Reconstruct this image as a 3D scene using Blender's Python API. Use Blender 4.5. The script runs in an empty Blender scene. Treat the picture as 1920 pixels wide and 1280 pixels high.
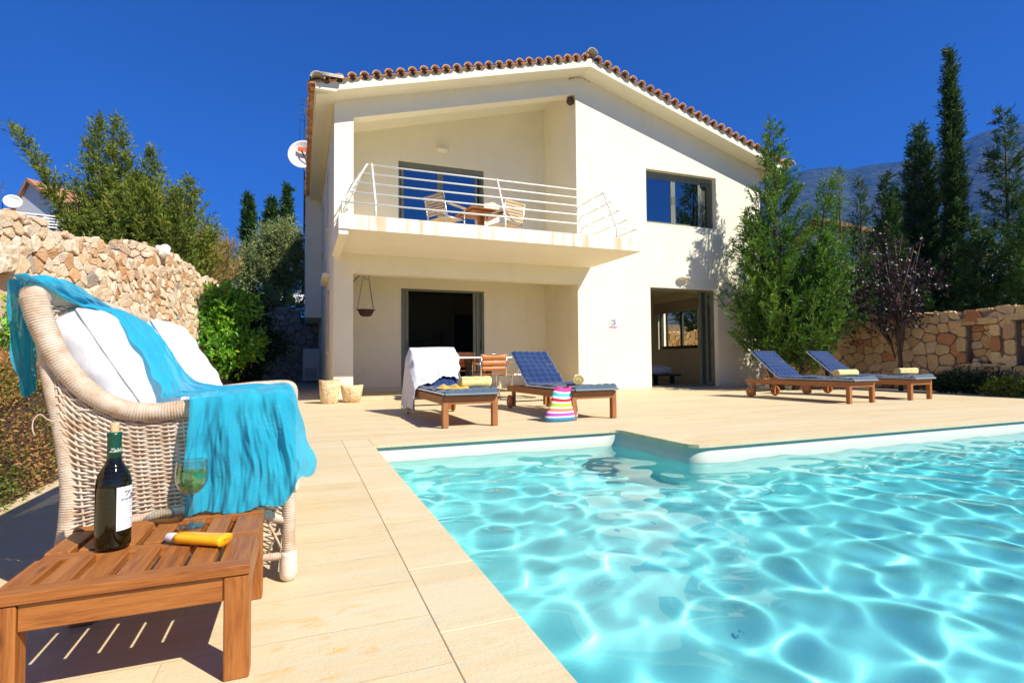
import bpy, bmesh, math, random
import numpy as np
from mathutils import Vector, Matrix
from mathutils.geometry import tessellate_polygon
R = math.radians
SC = bpy.context.scene
COL = SC.collection

# ---------------------------------------------------------------- camera
cam_d = bpy.data.cameras.new('camera')
cam = bpy.data.objects.new('camera', cam_d)
COL.objects.link(cam)
SC.camera = cam
cam_d.sensor_width = 36.0
cam_d.lens = 1012.02 / 1920 * 36.0
cam_d.clip_start = 0.05
cam_d.clip_end = 20000
YAW, PIT, ROL = R(21.333), R(1.937), R(-0.454)
_f = Vector((math.sin(YAW) * math.cos(PIT), math.cos(YAW) * math.cos(PIT), math.sin(PIT)))
_r0 = Vector((math.cos(YAW), -math.sin(YAW), 0))
_u0 = _r0.cross(_f)
_r = math.cos(ROL) * _r0 + math.sin(ROL) * _u0
_u = -math.sin(ROL) * _r0 + math.cos(ROL) * _u0
cam.matrix_world = Matrix(((_r.x, _u.x, -_f.x, 0), (_r.y, _u.y, -_f.y, 0), (_r.z, _u.z, -_f.z, 0.7), (0, 0, 0, 1)))

# ---------------------------------------------------------------- sky, sun, exposure
SUN_TO = Vector((0.60, -0.84, 1.0)).normalized()
EL = math.asin(SUN_TO.z)
world = bpy.data.worlds.new('World')
SC.world = world
world.use_nodes = True
wn = world.node_tree
for n in list(wn.nodes):
    wn.nodes.remove(n)
sky = wn.nodes.new('ShaderNodeTexSky')
sky.sky_type = 'NISHITA'
sky.sun_disc = False
sky.sun_elevation = EL
sky.sun_rotation = math.atan2(SUN_TO.x, SUN_TO.y)
sky.altitude = 600
sky.air_density = 1.0
sky.dust_density = 0.1
sky.ozone_density = 6.0
tint = wn.nodes.new('ShaderNodeMix'); tint.data_type = 'RGBA'; tint.blend_type = 'MULTIPLY'
tint.inputs[0].default_value = 1.0
tint.inputs[7].default_value = (0.20, 0.47, 0.96, 1)
bg = wn.nodes.new('ShaderNodeBackground')
bg.inputs[1].default_value = 0.083
wo = wn.nodes.new('ShaderNodeOutputWorld')
wn.links.new(sky.outputs[0], tint.inputs[6])
wn.links.new(tint.outputs[2], bg.inputs[0])
wn.links.new(bg.outputs[0], wo.inputs[0])

sun_d = bpy.data.lights.new('sun', 'SUN')
sun_d.energy = 5.0
sun_d.angle = R(0.53)
sun_d.color = (1.0, 0.95, 0.86)
sun = bpy.data.objects.new('sun', sun_d)
COL.objects.link(sun)
sun.rotation_euler = SUN_TO.to_track_quat('Z', 'Y').to_euler()
sun.location = SUN_TO * 40

SC.view_settings.view_transform = 'Standard'
SC.view_settings.look = 'None'
SC.view_settings.exposure = 0.66
SC.view_settings.gamma = 1.0
SC.view_settings.use_curve_mapping = False
SC.render.engine = 'CYCLES'
SC.cycles.max_bounces = 10
SC.cycles.diffuse_bounces = 5
SC.cycles.glossy_bounces = 5
SC.cycles.transmission_bounces = 10
SC.cycles.transparent_max_bounces = 16
SC.cycles.caustics_refractive = True
SC.cycles.caustics_reflective = False
SC.cycles.sample_clamp_indirect = 6.0
SC.cycles.use_denoising = True
SC.cycles.use_adaptive_sampling = True
SC.cycles.adaptive_threshold = 0.015

# ---------------------------------------------------------------- helpers: objects
def tag(o, label=None, cat=None, group=None, kind=None):
    if label: o['label'] = label
    if cat: o['category'] = cat
    if group: o['group'] = group
    if kind: o['kind'] = kind
    return o

def empty(name, loc=(0, 0, 0), rz=0.0, label=None, cat=None, group=None):
    o = bpy.data.objects.new(name, None)
    COL.objects.link(o)
    o.empty_display_size = 0.1
    o.location = loc
    o.rotation_euler = (0, 0, rz)
    return tag(o, label, cat, group)

def copy_tree(o, parent=None):
    c = o.copy()
    COL.objects.link(c)
    c.parent = parent
    for ch in list(o.children):
        copy_tree(ch, c)
    return c

class MB:
    """collects geometry, then links it as one mesh object"""
    def __init__(s):
        s.v = []; s.f = []; s.m = []; s.sm = []
    def add(s, vs, fs, mat=0, smooth=False):
        b = len(s.v)
        s.v += [tuple(v) for v in vs]
        for f in fs:
            s.f.append(tuple(b + i for i in f)); s.m.append(mat); s.sm.append(smooth)
    def box(s, x0, x1, y0, y1, z0, z1, mat=0):
        v = [(x, y, z) for z in (z0, z1) for y in (y0, y1) for x in (x0, x1)]
        s.add(v, [(0, 2, 3, 1), (4, 5, 7, 6), (0, 1, 5, 4), (2, 6, 7, 3), (0, 4, 6, 2), (1, 3, 7, 5)], mat)
    def bbox(s, c, size, b=0.004, M=None, mat=0, smooth=False):
        """chamfered box centred at c, optional 3x3/4x4 matrix"""
        hx, hy, hz = size[0] / 2, size[1] / 2, size[2] / 2
        b = min(b, hx * .9, hy * .9, hz * .9)
        vs = []
        for sx in (-1, 1):
            for sy in (-1, 1):
                for sz in (-1, 1):
                    vs.append((sx * (hx - b), sy * (hy - b), sz * hz))
                    vs.append((sx * (hx - b), sy * hy, sz * (hz - b)))
                    vs.append((sx * hx, sy * (hy - b), sz * (hz - b)))
        def i(sx, sy, sz, k): return (((sx > 0) * 2 + (sy > 0)) * 2 + (sz > 0)) * 3 + k
        fs = []
        for sz in (-1, 1):
            q = [i(-1, -1, sz, 0), i(1, -1, sz, 0), i(1, 1, sz, 0), i(-1, 1, sz, 0)]
            fs.append(q if sz > 0 else q[::-1])
        for sy in (-1, 1):
            q = [i(-1, sy, -1, 1), i(1, sy, -1, 1), i(1, sy, 1, 1), i(-1, sy, 1, 1)]
            fs.append(q if sy < 0 else q[::-1])
        for sx in (-1, 1):
            q = [i(sx, -1, -1, 2), i(sx, 1, -1, 2), i(sx, 1, 1, 2), i(sx, -1, 1, 2)]
            fs.append(q if sx > 0 else q[::-1])
        for sx in (-1, 1):
            for sy in (-1, 1):
                q = [i(sx, sy, -1, 1), i(sx, sy, -1, 2), i(sx, sy, 1, 2), i(sx, sy, 1, 1)]
                fs.append(q if sx * sy < 0 else q[::-1])
        for sx in (-1, 1):
            for sz in (-1, 1):
                q = [i(sx, -1, sz, 0), i(sx, 1, sz, 0), i(sx, 1, sz, 2), i(sx, -1, sz, 2)]
                fs.append(q if sx * sz < 0 else q[::-1])
        for sy in (-1, 1):
            for sz in (-1, 1):
                q = [i(-1, sy, sz, 0), i(1, sy, sz, 0), i(1, sy, sz, 1), i(-1, sy, sz, 1)]
                fs.append(q[::-1] if sy * sz < 0 else q)
        for sx in (-1, 1):
            for sy in (-1, 1):
                for sz in (-1, 1):
                    q = [i(sx, sy, sz, 0), i(sx, sy, sz, 1), i(sx, sy, sz, 2)]
                    fs.append(q if sx * sy * sz < 0 else q[::-1])
        out = []
        for v in vs:
            v = Vector(v)
            if M is not None: v = M @ v
            out.append((v.x + c[0], v.y + c[1], v.z + c[2]))
        s.add(out, fs, mat, smooth)
    def bar(s, p, q, w, h, b=0.003, mat=0, up=(0, 0, 1)):
        """rectangular bar from p to q"""
        p = Vector(p); q = Vector(q); d = q - p; L = d.length; d.normalize()
        upv = Vector(up)
        sd = d.cross(upv)
        if sd.length < 1e-4: sd = d.cross(Vector((1, 0, 0)))
        sd.normalize(); u2 = sd.cross(d)
        M = Matrix((d, sd, u2)).transposed()
        s.bbox((p + q) / 2, (L, w, h), b, M, mat)
    def tube(s, pts, r, n=8, mat=0, caps=True, smooth=True, closed=False, sq=None):
        pts = [Vector(p) for p in pts]
        rs = r if hasattr(r, '__len__') else [r] * len(pts)
        N = len(pts)
        d0 = (pts[1] - pts[0]).normalized()
        ref = Vector((0, 0, 1)) if abs(d0.z) < 0.9 else Vector((1, 0, 0))
        u = d0.cross(ref).normalized()
        vs = []
        for i, p in enumerate(pts):
            if closed: d = pts[(i + 1) % N] - pts[i - 1]
            elif i == 0: d = pts[1] - p
            elif i == N - 1: d = p - pts[i - 1]
            else: d = pts[i + 1] - pts[i - 1]
            if d.length < 1e-9: d = d0.copy()
            d.normalize()
            u = (u - d * u.dot(d))
            if u.length < 1e-6: u = d.cross(Vector((0.3, 0.5, 0.8)))
            u.normalize(); w = d.cross(u)
            for k in range(n):
                a = 2 * math.pi * k / n
                ca, sa = math.cos(a), math.sin(a)
                if sq: sa *= sq
                vs.append(p + (u * ca + w * sa) * rs[i])
        fs = []
        for i in range(N if closed else N - 1):
            j = (i + 1) % N
            for k in range(n):
                l = (k + 1) % n
                fs.append((i * n + k, i * n + l, j * n + l, j * n + k))
        if caps and not closed:
            fs.append(tuple(range(n))[::-1]); fs.append(tuple((N - 1) * n + k for k in range(n)))
        s.add(vs, fs, mat, smooth)
    def lathe(s, prof, c=(0, 0, 0), n=32, mat=0, M=None, smooth=True, sy=1.0):
        vs = []; c = Vector(c)
        for r_, z in prof:
            for k in range(n):
                a = 2 * math.pi * k / n
                v = Vector((r_ * math.cos(a), r_ * math.sin(a) * sy, z))
                if M is not None: v = M @ v
                vs.append(v + c)
        fs = []
        for i in range(len(prof) - 1):
            for k in range(n):
                l = (k + 1) % n
                fs.append((i * n + k, i * n + l, (i + 1) * n + l, (i + 1) * n + k))
        s.add(vs, fs, mat, smooth)
    def grid(s, fn, nu, nv, mat=0, smooth=True, closed_u=False):
        vs = [fn(i / (nu if closed_u else nu - 1), j / (nv - 1)) for j in range(nv) for i in range(nu)]
        fs = []
        for j in range(nv - 1):
            for i in range(nu if closed_u else nu - 1):
                k = (i + 1) % nu
                fs.append((j * nu + i, j * nu + k, (j + 1) * nu + k, (j + 1) * nu + i))
        s.add(vs, fs, mat, smooth)
    def wall_xz(s, outer, holes, y0, y1, mat=0, axis='y'):
        """polygon with holes in the x-z plane, thickened between y0 and y1 (axis 'x': polygon in y-z)"""
        loops = [outer] + holes
        tris = tessellate_polygon([[Vector((a, b, 0)) for a, b in l] for l in loops])
        flat = [p for l in loops for p in l]
        def mk(p, t): return (p[0], t, p[1]) if axis == 'y' else ((t, p[0], p[1]) if axis == 'x' else (p[0], p[1], t))
        n = len(flat)
        vs = [mk(p, y0) for p in flat] + [mk(p, y1) for p in flat]
        fs = []
        for t in tris:
            fs.append(tuple(t)); fs.append(tuple(n + i for i in t)[::-1])
        b = 0
        for l in loops:
            m = len(l)
            for i in range(m):
                j = (i + 1) % m
                fs.append((b + i, b + j, n + b + j, n + b + i))
            b += m
        s.add(vs, fs, mat)
    def build(s, name, mats, parent=None, smooth=None, recalc=False):
        me = bpy.data.meshes.new(name)
        me.from_pydata(s.v, [], s.f)
        if not isinstance(mats, (list, tuple)): mats = [mats]
        for m in mats: me.materials.append(m)
        me.polygons.foreach_set('material_index', s.m)
        me.polygons.foreach_set('use_smooth', s.sm if smooth is None else [smooth] * len(s.f))
        me.update()
        if recalc:
            bm = bmesh.new(); bm.from_mesh(me)
            bmesh.ops.recalc_face_normals(bm, faces=bm.faces); bm.to_mesh(me); bm.free()
        o = bpy.data.objects.new(name, me)
        COL.objects.link(o)
        o.parent = parent
        return o

def np_mesh(name, V, F, mats, parent=None, smooth=False, attrs=None, mi=None):
    """fast mesh from numpy arrays: V (n,3), F (m,k)"""
    me = bpy.data.meshes.new(name)
    n, k = F.shape
    me.vertices.add(len(V)); me.vertices.foreach_set('co', np.ascontiguousarray(V, dtype=np.float32).ravel())
    me.loops.add(n * k); me.loops.foreach_set('vertex_index', F.astype(np.int32).ravel())
    me.polygons.add(n)
    me.polygons.foreach_set('loop_start', np.arange(0, n * k, k, dtype=np.int32))
    me.polygons.foreach_set('loop_total', np.full(n, k, dtype=np.int32))
    me.polygons.foreach_set('use_smooth', np.full(n, smooth))
    if not isinstance(mats, (list, tuple)): mats = [mats]
    for m in mats: me.materials.append(m)
    if mi is not None: me.polygons.foreach_set('material_index', mi.astype(np.int32))
    if attrs:
        for an, av in attrs.items():
            a = me.attributes.new(an, 'FLOAT', 'POINT')
            a.data.foreach_set('value', av.astype(np.float32))
    me.update(calc_edges=True)
    o = bpy.data.objects.new(name, me)
    COL.objects.link(o)
    o.parent = parent
    return o

# ---------------------------------------------------------------- helpers: materials
class NT:
    def __init__(s, name):
        s.mat = bpy.data.materials.new(name); s.mat.use_nodes = True
        s.t = s.mat.node_tree; s.t.nodes.clear()
        s.out = s.n('OutputMaterial')
    def n(s, typ, **kw):
        nd = s.t.nodes.new('ShaderNode' + typ)
        for k, v in kw.items(): setattr(nd, k, v)
        return nd
    def l(s, a, b): s.t.links.new(a, b)
    def val(s, inp, v):
        if hasattr(v, 'is_output'): s.l(v, inp)
        elif isinstance(v, (tuple, list)) and len(v) == 3 and inp.type == 'RGBA': inp.default_value = (*v, 1)
        else: inp.default_value = v
    def coord(s, kind='Object', scale=(1, 1, 1), rot=(0, 0, 0), loc=(0, 0, 0)):
        c = s.n('TexCoord'); m = s.n('Mapping')
        s.l(c.outputs[kind], m.inputs[0])
        m.inputs['Scale'].default_value = scale; m.inputs['Rotation'].default_value = rot; m.inputs['Location'].default_value = loc
        return m.outputs[0]
    def noise(s, vec, scale=5, detail=4, rough=.55, dist=0.0, out=0):
        t = s.n('TexNoise'); s.l(vec, t.inputs['Vector'])
        t.inputs['Scale'].default_value = scale; t.inputs['Detail'].default_value = detail
        t.inputs['Roughness'].default_value = rough; t.inputs['Distortion'].default_value = dist
        return t.outputs[out]
    def voro(s, vec, scale=5, feature='F1', out='Distance', rnd=1.0):
        t = s.n('TexVoronoi', feature=feature); s.l(vec, t.inputs['Vector'])
        t.inputs['Scale'].default_value = scale; t.inputs['Randomness'].default_value = rnd
        return t.outputs[out]
    def ramp(s, fac, stops, interp='LINEAR'):
        r = s.n('ValToRGB'); s.l(fac, r.inputs[0]); cr = r.color_ramp; cr.interpolation = interp
        while len(cr.elements) < len(stops): cr.elements.new(0.5)
        for e, (p, c) in zip(cr.elements, stops):
            e.position = p
            e.color = (*c, 1) if isinstance(c, (tuple, list)) else (c, c, c, 1)
        return r.outputs[0]
    def mix(s, fac, a, b, blend='MIX'):
        m = s.n('Mix', data_type='RGBA', blend_type=blend)
        s.val(m.inputs[0], fac); s.val(m.inputs[6], a); s.val(m.inputs[7], b)
        return m.outputs[2]
    def math(s, op, a, b=0.5, c=None):
        m = s.n('Math', operation=op); s.val(m.inputs[0], a); s.val(m.inputs[1], b)
        if c is not None: s.val(m.inputs[2], c)
        return m.outputs[0]
    def attr(s, name):
        a = s.n('Attribute'); a.attribute_name = name; return a.outputs['Fac']
    def bump(s, h, strength=.3, dist=.01, normal=None):
        b = s.n('Bump'); s.l(h, b.inputs['Height']); b.inputs['Strength'].default_value = strength
        b.inputs['Distance'].default_value = dist
        if normal is not None: s.l(normal, b.inputs['Normal'])
        return b.outputs[0]
    def pbr(s, color, rough=.6, bump=None, metal=0.0, spec=.5, **kw):
        p = s.n('BsdfPrincipled')
        s.val(p.inputs['Base Color'], color); s.val(p.inputs['Roughness'], rough)
        s.val(p.inputs['Metallic'], metal); s.val(p.inputs['Specular IOR Level'], spec)
        if bump is not None: s.l(bump, p.inputs['Normal'])
        for k, v in kw.items(): s.val(p.inputs[k.replace('_', ' ')], v)
        s.l(p.outputs[0], s.out.inputs[0])
        return s.mat

def srgb(r, g, b):
    f = lambda c: (c / 255 / 12.92) if c / 255 <= 0.04045 else ((c / 255 + 0.055) / 1.055) ** 2.4
    return (f(r), f(g), f(b))

def simple(name, color, rough=.6, var=.08, scale=8, metal=0.0, bumps=None, spec=.5, **kw):
    t = NT(name); v = t.coord()
    nz = t.noise(v, scale, 4)
    lo = tuple(c * (1 - var) for c in color); hi = tuple(min(1, c * (1 + var)) for c in color)
    col = t.ramp(nz, [(.3, lo), (.7, hi)])
    b = None
    if bumps: b = t.bump(t.noise(v, bumps[0], 5), bumps[1], bumps[2])
    return t.pbr(col, rough, b, metal, spec, **kw)
# ================================================================ materials of the setting
def m_stucco(name, c, stains=False):
    t = NT(name); v = t.coord()
    n1 = t.noise(v, 1.3, 5, .6); n2 = t.noise(v, 60, 3, .6)
    col = t.ramp(n1, [(.3, tuple(x * .94 for x in c)), (.7, c)])
    n4 = t.noise(t.coord(scale=(2.2, 2.2, .35)), 1.6, 5, .6)
    col = t.mix(t.ramp(n4, [(.55, 0.0), (.75, .22)]), col, tuple(a * b for a, b in zip(c, (.80, .74, .62))))
    if stains:
        # rust runs on the balcony edge
        vs = t.coord(scale=(7.5, 1, .5))
        ns = t.noise(vs, 1.0, 3, .5)
        g = t.n('NewGeometry'); sy = t.n('SeparateXYZ'); t.l(g.outputs['Normal'], sy.inputs[0])
        m = t.math('MULTIPLY', t.ramp(ns, [(.52, 0.0), (.66, .75)]), t.math('LESS_THAN', sy.outputs[1], -.5))
        col = t.mix(m, col, (.62, .42, .20))
    b = t.bump(t.mix(.5, n2, n1), .25, .004)
    return t.pbr(col, .85, b, spec=.25)

STUCCO = m_stucco('cream_stucco', (.87, .805, .61))
STUCCO_SLAB = m_stucco('stained_cream_stucco', (.85, .79, .64), True)
PLINTH = m_stucco('plinth_stone', (.80, .70, .50))
INNER = m_stucco('room_plaster', (.86, .77, .50))
DARKROOM = m_stucco('plaster_painted_dim', (.16, .15, .08))  # dark copy of the room plaster, the rooms' dimness put into its colour
INFLOOR = simple('room_floor_tile', (.30, .26, .17), .35)

def m_deck(name, brick=True):
    t = NT(name)
    v = t.coord()
    g = t.coord(scale=(.55, 3.2, 1))
    g2 = t.coord(scale=(1.3, 9.0, 1))
    n1 = t.noise(g, 1.6, 6, .62, .6)
    n2 = t.noise(g2, 2.2, 5, .6, .8)
    n3 = t.noise(v, 9, 6, .65)
    base = t.ramp(n1, [(.28, (.56, .435, .235)), (.46, (.615, .51, .305)), (.62, (.64, .55, .355)), (.78, (.595, .465, .26))])
    veins = t.ramp(n2, [(.46, 0.0), (.54, .34), (.60, 0.0)])
    base = t.mix(veins, base, (.76, .54, .29))
    # rusty flecks: elongated blotches
    b1 = t.noise(t.coord(scale=(1, 2.4, 1)), 6.5, 5, .6, .5)
    b2 = t.noise(v, 1.1, 2, .5)
    bl = t.math('MULTIPLY', t.ramp(b1, [(.57, 0.0), (.66, 1.0)]), t.ramp(b2, [(.42, 0.0), (.58, .85)]))
    base = t.mix(bl, base, (.70, .42, .15))
    sp = t.voro(v, 11, rnd=1.0)
    base = t.mix(t.ramp(sp, [(.015, .8), (.03, 0.0)]), base, (.20, .12, .06))
    if brick:
        bk = t.n('TexBrick'); t.l(t.coord(loc=(.3, .02, 0)), bk.inputs['Vector'])
        bk.offset = 0.37; bk.offset_frequency = 2; bk.squash = 1.0
        bk.inputs['Scale'].default_value = 1.0
        bk.inputs['Mortar Size'].default_value = 0.0018
        bk.inputs['Mortar Smooth'].default_value = 0.1
        bk.inputs['Bias'].default_value = 0.0
        bk.inputs['Brick Width'].default_value = 1.9
        bk.inputs['Row Height'].default_value = 0.2525
        bk.inputs[1].default_value = (.96, .945, .93, 1); bk.inputs[2].default_value = (1.02, 1.03, 1.04, 1)
        bk.inputs[3].default_value = (1, 1, 1, 1)
        base = t.mix(1.0, base, bk.outputs['Color'], 'MULTIPLY')
        base = t.mix(t.math('MULTIPLY', bk.outputs['Fac'], .42), base, (.42, .30, .17))
    h = t.mix(.45, n3, t.noise(v, 90, 4, .75))
    h = t.mix(.3, h, n2)
    if brick: h = t.mix(bk.outputs['Fac'], h, (0, 0, 0))
    b = t.bump(h, .8, .008)
    return t.pbr(base, .68, b, spec=.3)
DECK = m_deck('beige_paving')
COPE = m_deck('beige_coping', False)
EARTH = simple('dry_earth', (.20, .14, .08), .95, .3, 3, bumps=(14, .8, .05))
DARK = simple('dark_joint_and_tile_shade', (.10, .06, .035), .9)

# ================================================================ ground, paving, pool
def flat(name, outer, holes, z0, z1, mat, kind='structure'):
    m = MB(); m.wall_xz(outer, holes, z0, z1, 0, axis='z')
    o = m.build(name, mat, recalc=True)
    return tag(o, kind=kind)

PX0, PX1, PXN, PY0, PYA, PYB = .563, 11.0, 2.93, -2.6, 4.626, 3.53
def rounded(pts, rad, n=6):
    """round the corners of a closed polygon"""
    out = []
    N = len(pts)
    for i in range(N):
        p = Vector(pts[i]); a = Vector(pts[i - 1]); c = Vector(pts[(i + 1) % N])
        r = rad[i] if hasattr(rad, '__len__') else rad
        d1 = (a - p).normalized(); d2 = (c - p).normalized()
        for k in range(n + 1):
            t = k / n
            p1 = p + d1 * r * (1 - t) ** 2 + d2 * r * t ** 2
            out.append((p1.x, p1.y))
    return out
pool_corner = [(PX0, PY0), (PX1, PY0), (PX1, PYB), (PXN, PYB), (PXN, PYA), (PX0, PYA)]
pool_in = rounded(pool_corner, [.1, .1, .1, .16, .10, .02])
def offset_poly(poly, d):
    """outward offset of a counter-clockwise polygon"""
    out = []
    N = len(poly)
    for i in range(N):
        p = Vector(poly[i]); a = Vector(poly[i - 1]); c = Vector(poly[(i + 1) % N])
        e1 = (p - a); e2 = (c - p)
        if e1.length < 1e-6: e1 = e2
        if e2.length < 1e-6: e2 = e1
        e1.normalize(); e2.normalize()
        n1 = Vector((e1.y, -e1.x)); n2 = Vector((e2.y, -e2.x))
        n = (n1 + n2).normalized(); s = d / max(.5, n.dot(n1))
        out.append((p.x + n.x * s, p.y + n.y * s))
    return out
# far-away land (one sheet), with the pool's pit left open
flat('ground', [(-900, -400), (2600, -400), (2600, 2600), (-900, 2600)], [offset_poly(pool_corner, .5)], -.32, -.30, EARTH)
# paved deck: left field, far field, near strip
CJ = .2285
flat('paving', [(-4.2, -3.6), (.334, -3.6), (.334, 5.05), (PX0, PYA + .424), (PXN + .424, PYA + .424), (PXN + .424, PYB + .424), (11.5, PYB + .424), (11.5, 11.7),
                (10.6, 11.7), (10.6, 9.95), (.5, 9.95), (.5, 20.5), (-4.2, 20.5)], [], -.06, 0.0, DECK)
flat('joint_bed', [(-1, -3.6), (.5, -3.6), (.5, 5.3), (-1, 5.3)], [], -.10, -.064, DARK)
# coping: stone edging, laid as separate slabs along the left side
m = MB()
ys = [-3.6, .25, .88, 1.386, 1.837, 2.40, 3.02, 3.66, 4.25, 5.045]
for a, b in zip(ys[:-1], ys[1:]):
    m.bbox(((.3365 + PX0) / 2, (a + b) / 2, -.016), (PX0 - .3365, b - a - .0036, .032), .0018)
far_cope = [(0, 0), (0, 0), (PXN - .10, PYA), (PXN - .04, PYA - .012), (PXN - .012, PYA - .04), (PXN, PYA - .1), (PXN, PYB + .16), (PXN + .012, PYB + .07), (PXN + .07, PYB + .012), (PXN + .16, PYB), (11.5, PYB), (11.5, PYB + .42),
            (PXN + .42, PYB + .42), (PXN + .42, PYA + .42)]
far_cope = [(PX0 + .001, PYA + .42), (PX0 + .001, PYA)] + far_cope[2:]
m.wall_xz(far_cope, [], -.026, .0006, 0, axis='z')
tag(m.build('pool_coping', COPE, recalc=True), kind='structure')

# pool shell: liner with the water's depth tint painted in, smooth lip under the coping, sloping floor
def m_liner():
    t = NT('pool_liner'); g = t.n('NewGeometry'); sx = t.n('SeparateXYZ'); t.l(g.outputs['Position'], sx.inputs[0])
    below = t.ramp(t.math('ADD', t.math('MULTIPLY', sx.outputs[2], .5), 1.0), [(.28, (.05, .56, .78)), (.42, (.22, .82, .87)), (.53, (.36, .89, .88)), (.90, (.60, .88, .78)), (.925, (.54, .56, .46))])  # bluer with depth: light lost in the water is painted into the liner
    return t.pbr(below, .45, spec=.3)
LINER = m_liner()
WZ = -.150
m = MB()
inner = rounded(pool_corner, [.15, .15, .15, .20, .17, .05], 8)
def lin(d): return offset_poly(inner, d)
rings = [(.035, -.028), (.030, -.050), (.012, -.09), (.000, -.14), (-.01, -.30), (-.012, -.80), (-.06, -1.02), (-.18, -1.1)]
vs = []; fs = []
N = len(inner)
def floor_z(x, y): return -.90 - .06 * max(0, x - 2.4)
for d, z in rings:
    for (x, y) in offset_poly(inner, d):
        zz = z if z > -1 else z + (floor_z(x, y) + 1.0)
        vs.append((x, y, zz))
for i in range(len(rings) - 1):
    for k in range(N):
        l = (k + 1) % N
        fs.append((i * N + k, i * N + l, (i + 1) * N + l, (i + 1) * N + k))
m.add(vs, fs, 0, True)
last = vs[-N:]
tr = tessellate_polygon([[Vector((a[0], a[1], 0)) for a in last]])
last = [(a, b, c) for a, b, c in last]
m.add(last, [tuple(t) for t in tr], 0, False)
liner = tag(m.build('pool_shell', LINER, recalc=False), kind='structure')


# water: displaced surface, glass tint in place of red light absorbed with depth
rng = np.random.default_rng(3)
def wave(x, y):
    z = np.zeros_like(x)
    wr = np.random.default_rng(11)
    for lam, amp, num, spread in ((1.3, .0036, 5, 1.2), (.60, .0034, 9, 1.6), (.33, .0027, 12, 2.2), (.17, .0004, 14, 3.14)):
        for _ in range(num):
            th = 2.2 + wr.uniform(-spread, spread)
            l_ = lam * wr.uniform(.75, 1.3); k = 2 * np.pi / l_
            px = .35 * np.sin(1.3 * y + wr.uniform(0, 6)) + .35 * np.sin(1.1 * x + wr.uniform(0, 6))
            a = amp * wr.uniform(.5, 1.0) / math.sqrt(num) * 1.6
            ph = k * (x * np.cos(th) + y * np.sin(th)) + wr.uniform(0, 6.28) + px * (1.6 if lam < 1 else .5)
            z += a * np.sin(ph)
    return z
def water_grid(x0, x1, y0, y1, st):
    nx = int((x1 - x0) / st) + 1; ny = int((y1 - y0) / st) + 1
    X, Y = np.meshgrid(np.linspace(x0, x1, nx), np.linspace(y0, y1, ny))
    Z = WZ + wave(X, Y)
    V = np.stack([X.ravel(), Y.ravel(), Z.ravel()], 1)
    i = np.arange(nx * ny).reshape(ny, nx)
    F = np.stack([i[:-1, :-1].ravel(), i[:-1, 1:].ravel(), i[1:, 1:].ravel(), i[1:, :-1].ravel()], 1)
    if OPEN_W: return V, F
    # close the body below
    per = np.concatenate([i[0, :], i[1:, -1], i[-1, -2::-1], i[-2:0:-1, 0]])
    b = V[per].copy(); b[:, 2] = -2.6
    nb = len(V); V = np.concatenate([V, b])
    k = len(per); q = np.arange(k); qn = (q + 1) % k
    side = np.stack([per[q], nb + q, nb + qn, per[qn]], 1)
    F = np.concatenate([F, side])
    c = np.array([[nb + 0, nb + k - 1, nb + k - 1, nb + 0]])
    # floor quad from the four corners
    cs = [nb, nb + nx - 1, nb + nx - 1 + ny - 1, nb + 2 * (nx - 1) + ny - 1]
    F = np.concatenate([F, np.array([cs[::-1]])])
    return V, F
OPEN_W = True
V, F = water_grid(PX0 - .2, PX1 + .2, PY0 - .2, PYA + .2, .016)
def m_water():
    t = NT('pool_water')
    g = t.n('BsdfGlass'); g.inputs['IOR'].default_value = 1.333; g.inputs['Roughness'].default_value = 0.0
    g.inputs['Color'].default_value = (.85, .99, .995, 1)
    t.l(g.outputs[0], t.out.inputs['Surface'])
    return t.mat
WATER = m_water()
water = np_mesh('water', V, F, WATER, smooth=True)
tag(water, kind='structure')
water.cycles.is_caustics_caster = True
liner.cycles.is_caustics_receiver = True
sun_d.cycles.is_caustics_light = True
# ================================================================ materials of the villa
TILE = None
def m_tile():
    t = NT('terracotta_tile'); v = t.coord()
    n = t.noise(v, 6, 5); n2 = t.noise(v, 1.7, 2)
    col = t.ramp(n, [(.3, (.50, .20, .085)), (.5, (.66, .33, .15)), (.7, (.72, .46, .26))])
    col = t.mix(t.ramp(n2, [(.55, 0.0), (.7, .5)]), col, (.34, .27, .17))
    return t.pbr(col, .85, t.bump(t.noise(v, 40, 4), .4, .005), spec=.2)
TILE = m_tile()
CONCRETE = simple('weathered_mortar', (.42, .38, .29), .9, .2, 14, bumps=(40, .5, .006))
ALU = simple('olive_grey_aluminium', (.17, .18, .125), .38, .05)
ALU_DARK = simple('dark_olive_aluminium', (.045, .05, .03), .4, .05)
BLACK = simple('black_metal', (.012, .012, .012), .4, .1)
WHITE_METAL = simple('white_painted_metal', (.80, .78, .68), .4, .04)
STEEL = simple('brushed_steel', (.62, .60, .56), .3, .05, metal=.9)
CHROME = simple('chromed_tube', (.75, .74, .70), .18, .03, metal=1.0)
def schlick(t, f0=.05, k=1.0):
    """thin-pane reflectance that is the same from both sides"""
    g = t.n('LayerWeight'); g.inputs[0].default_value = .5
    return t.math('ADD', t.math('MULTIPLY', t.math('POWER', g.outputs['Facing'], 4.0), k), f0)
def m_glass(name, tintc, refl, f0):
    t = NT(name)
    g = t.n('BsdfGlossy'); g.inputs['Roughness'].default_value = 0.01; g.inputs['Color'].default_value = (*refl, 1)
    tr = t.n('BsdfTransparent'); tr.inputs[0].default_value = (*tintc, 1)
    mx = t.n('MixShader'); t.l(schlick(t, f0, .8), mx.inputs[0]); t.l(tr.outputs[0], mx.inputs[1]); t.l(g.outputs[0], mx.inputs[2])
    t.l(mx.outputs[0], t.out.inputs[0]); return t.mat
SOLAR = m_glass('reflective_window_glass', (.05, .08, .10), (.50, .56, .60), .42)
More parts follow.
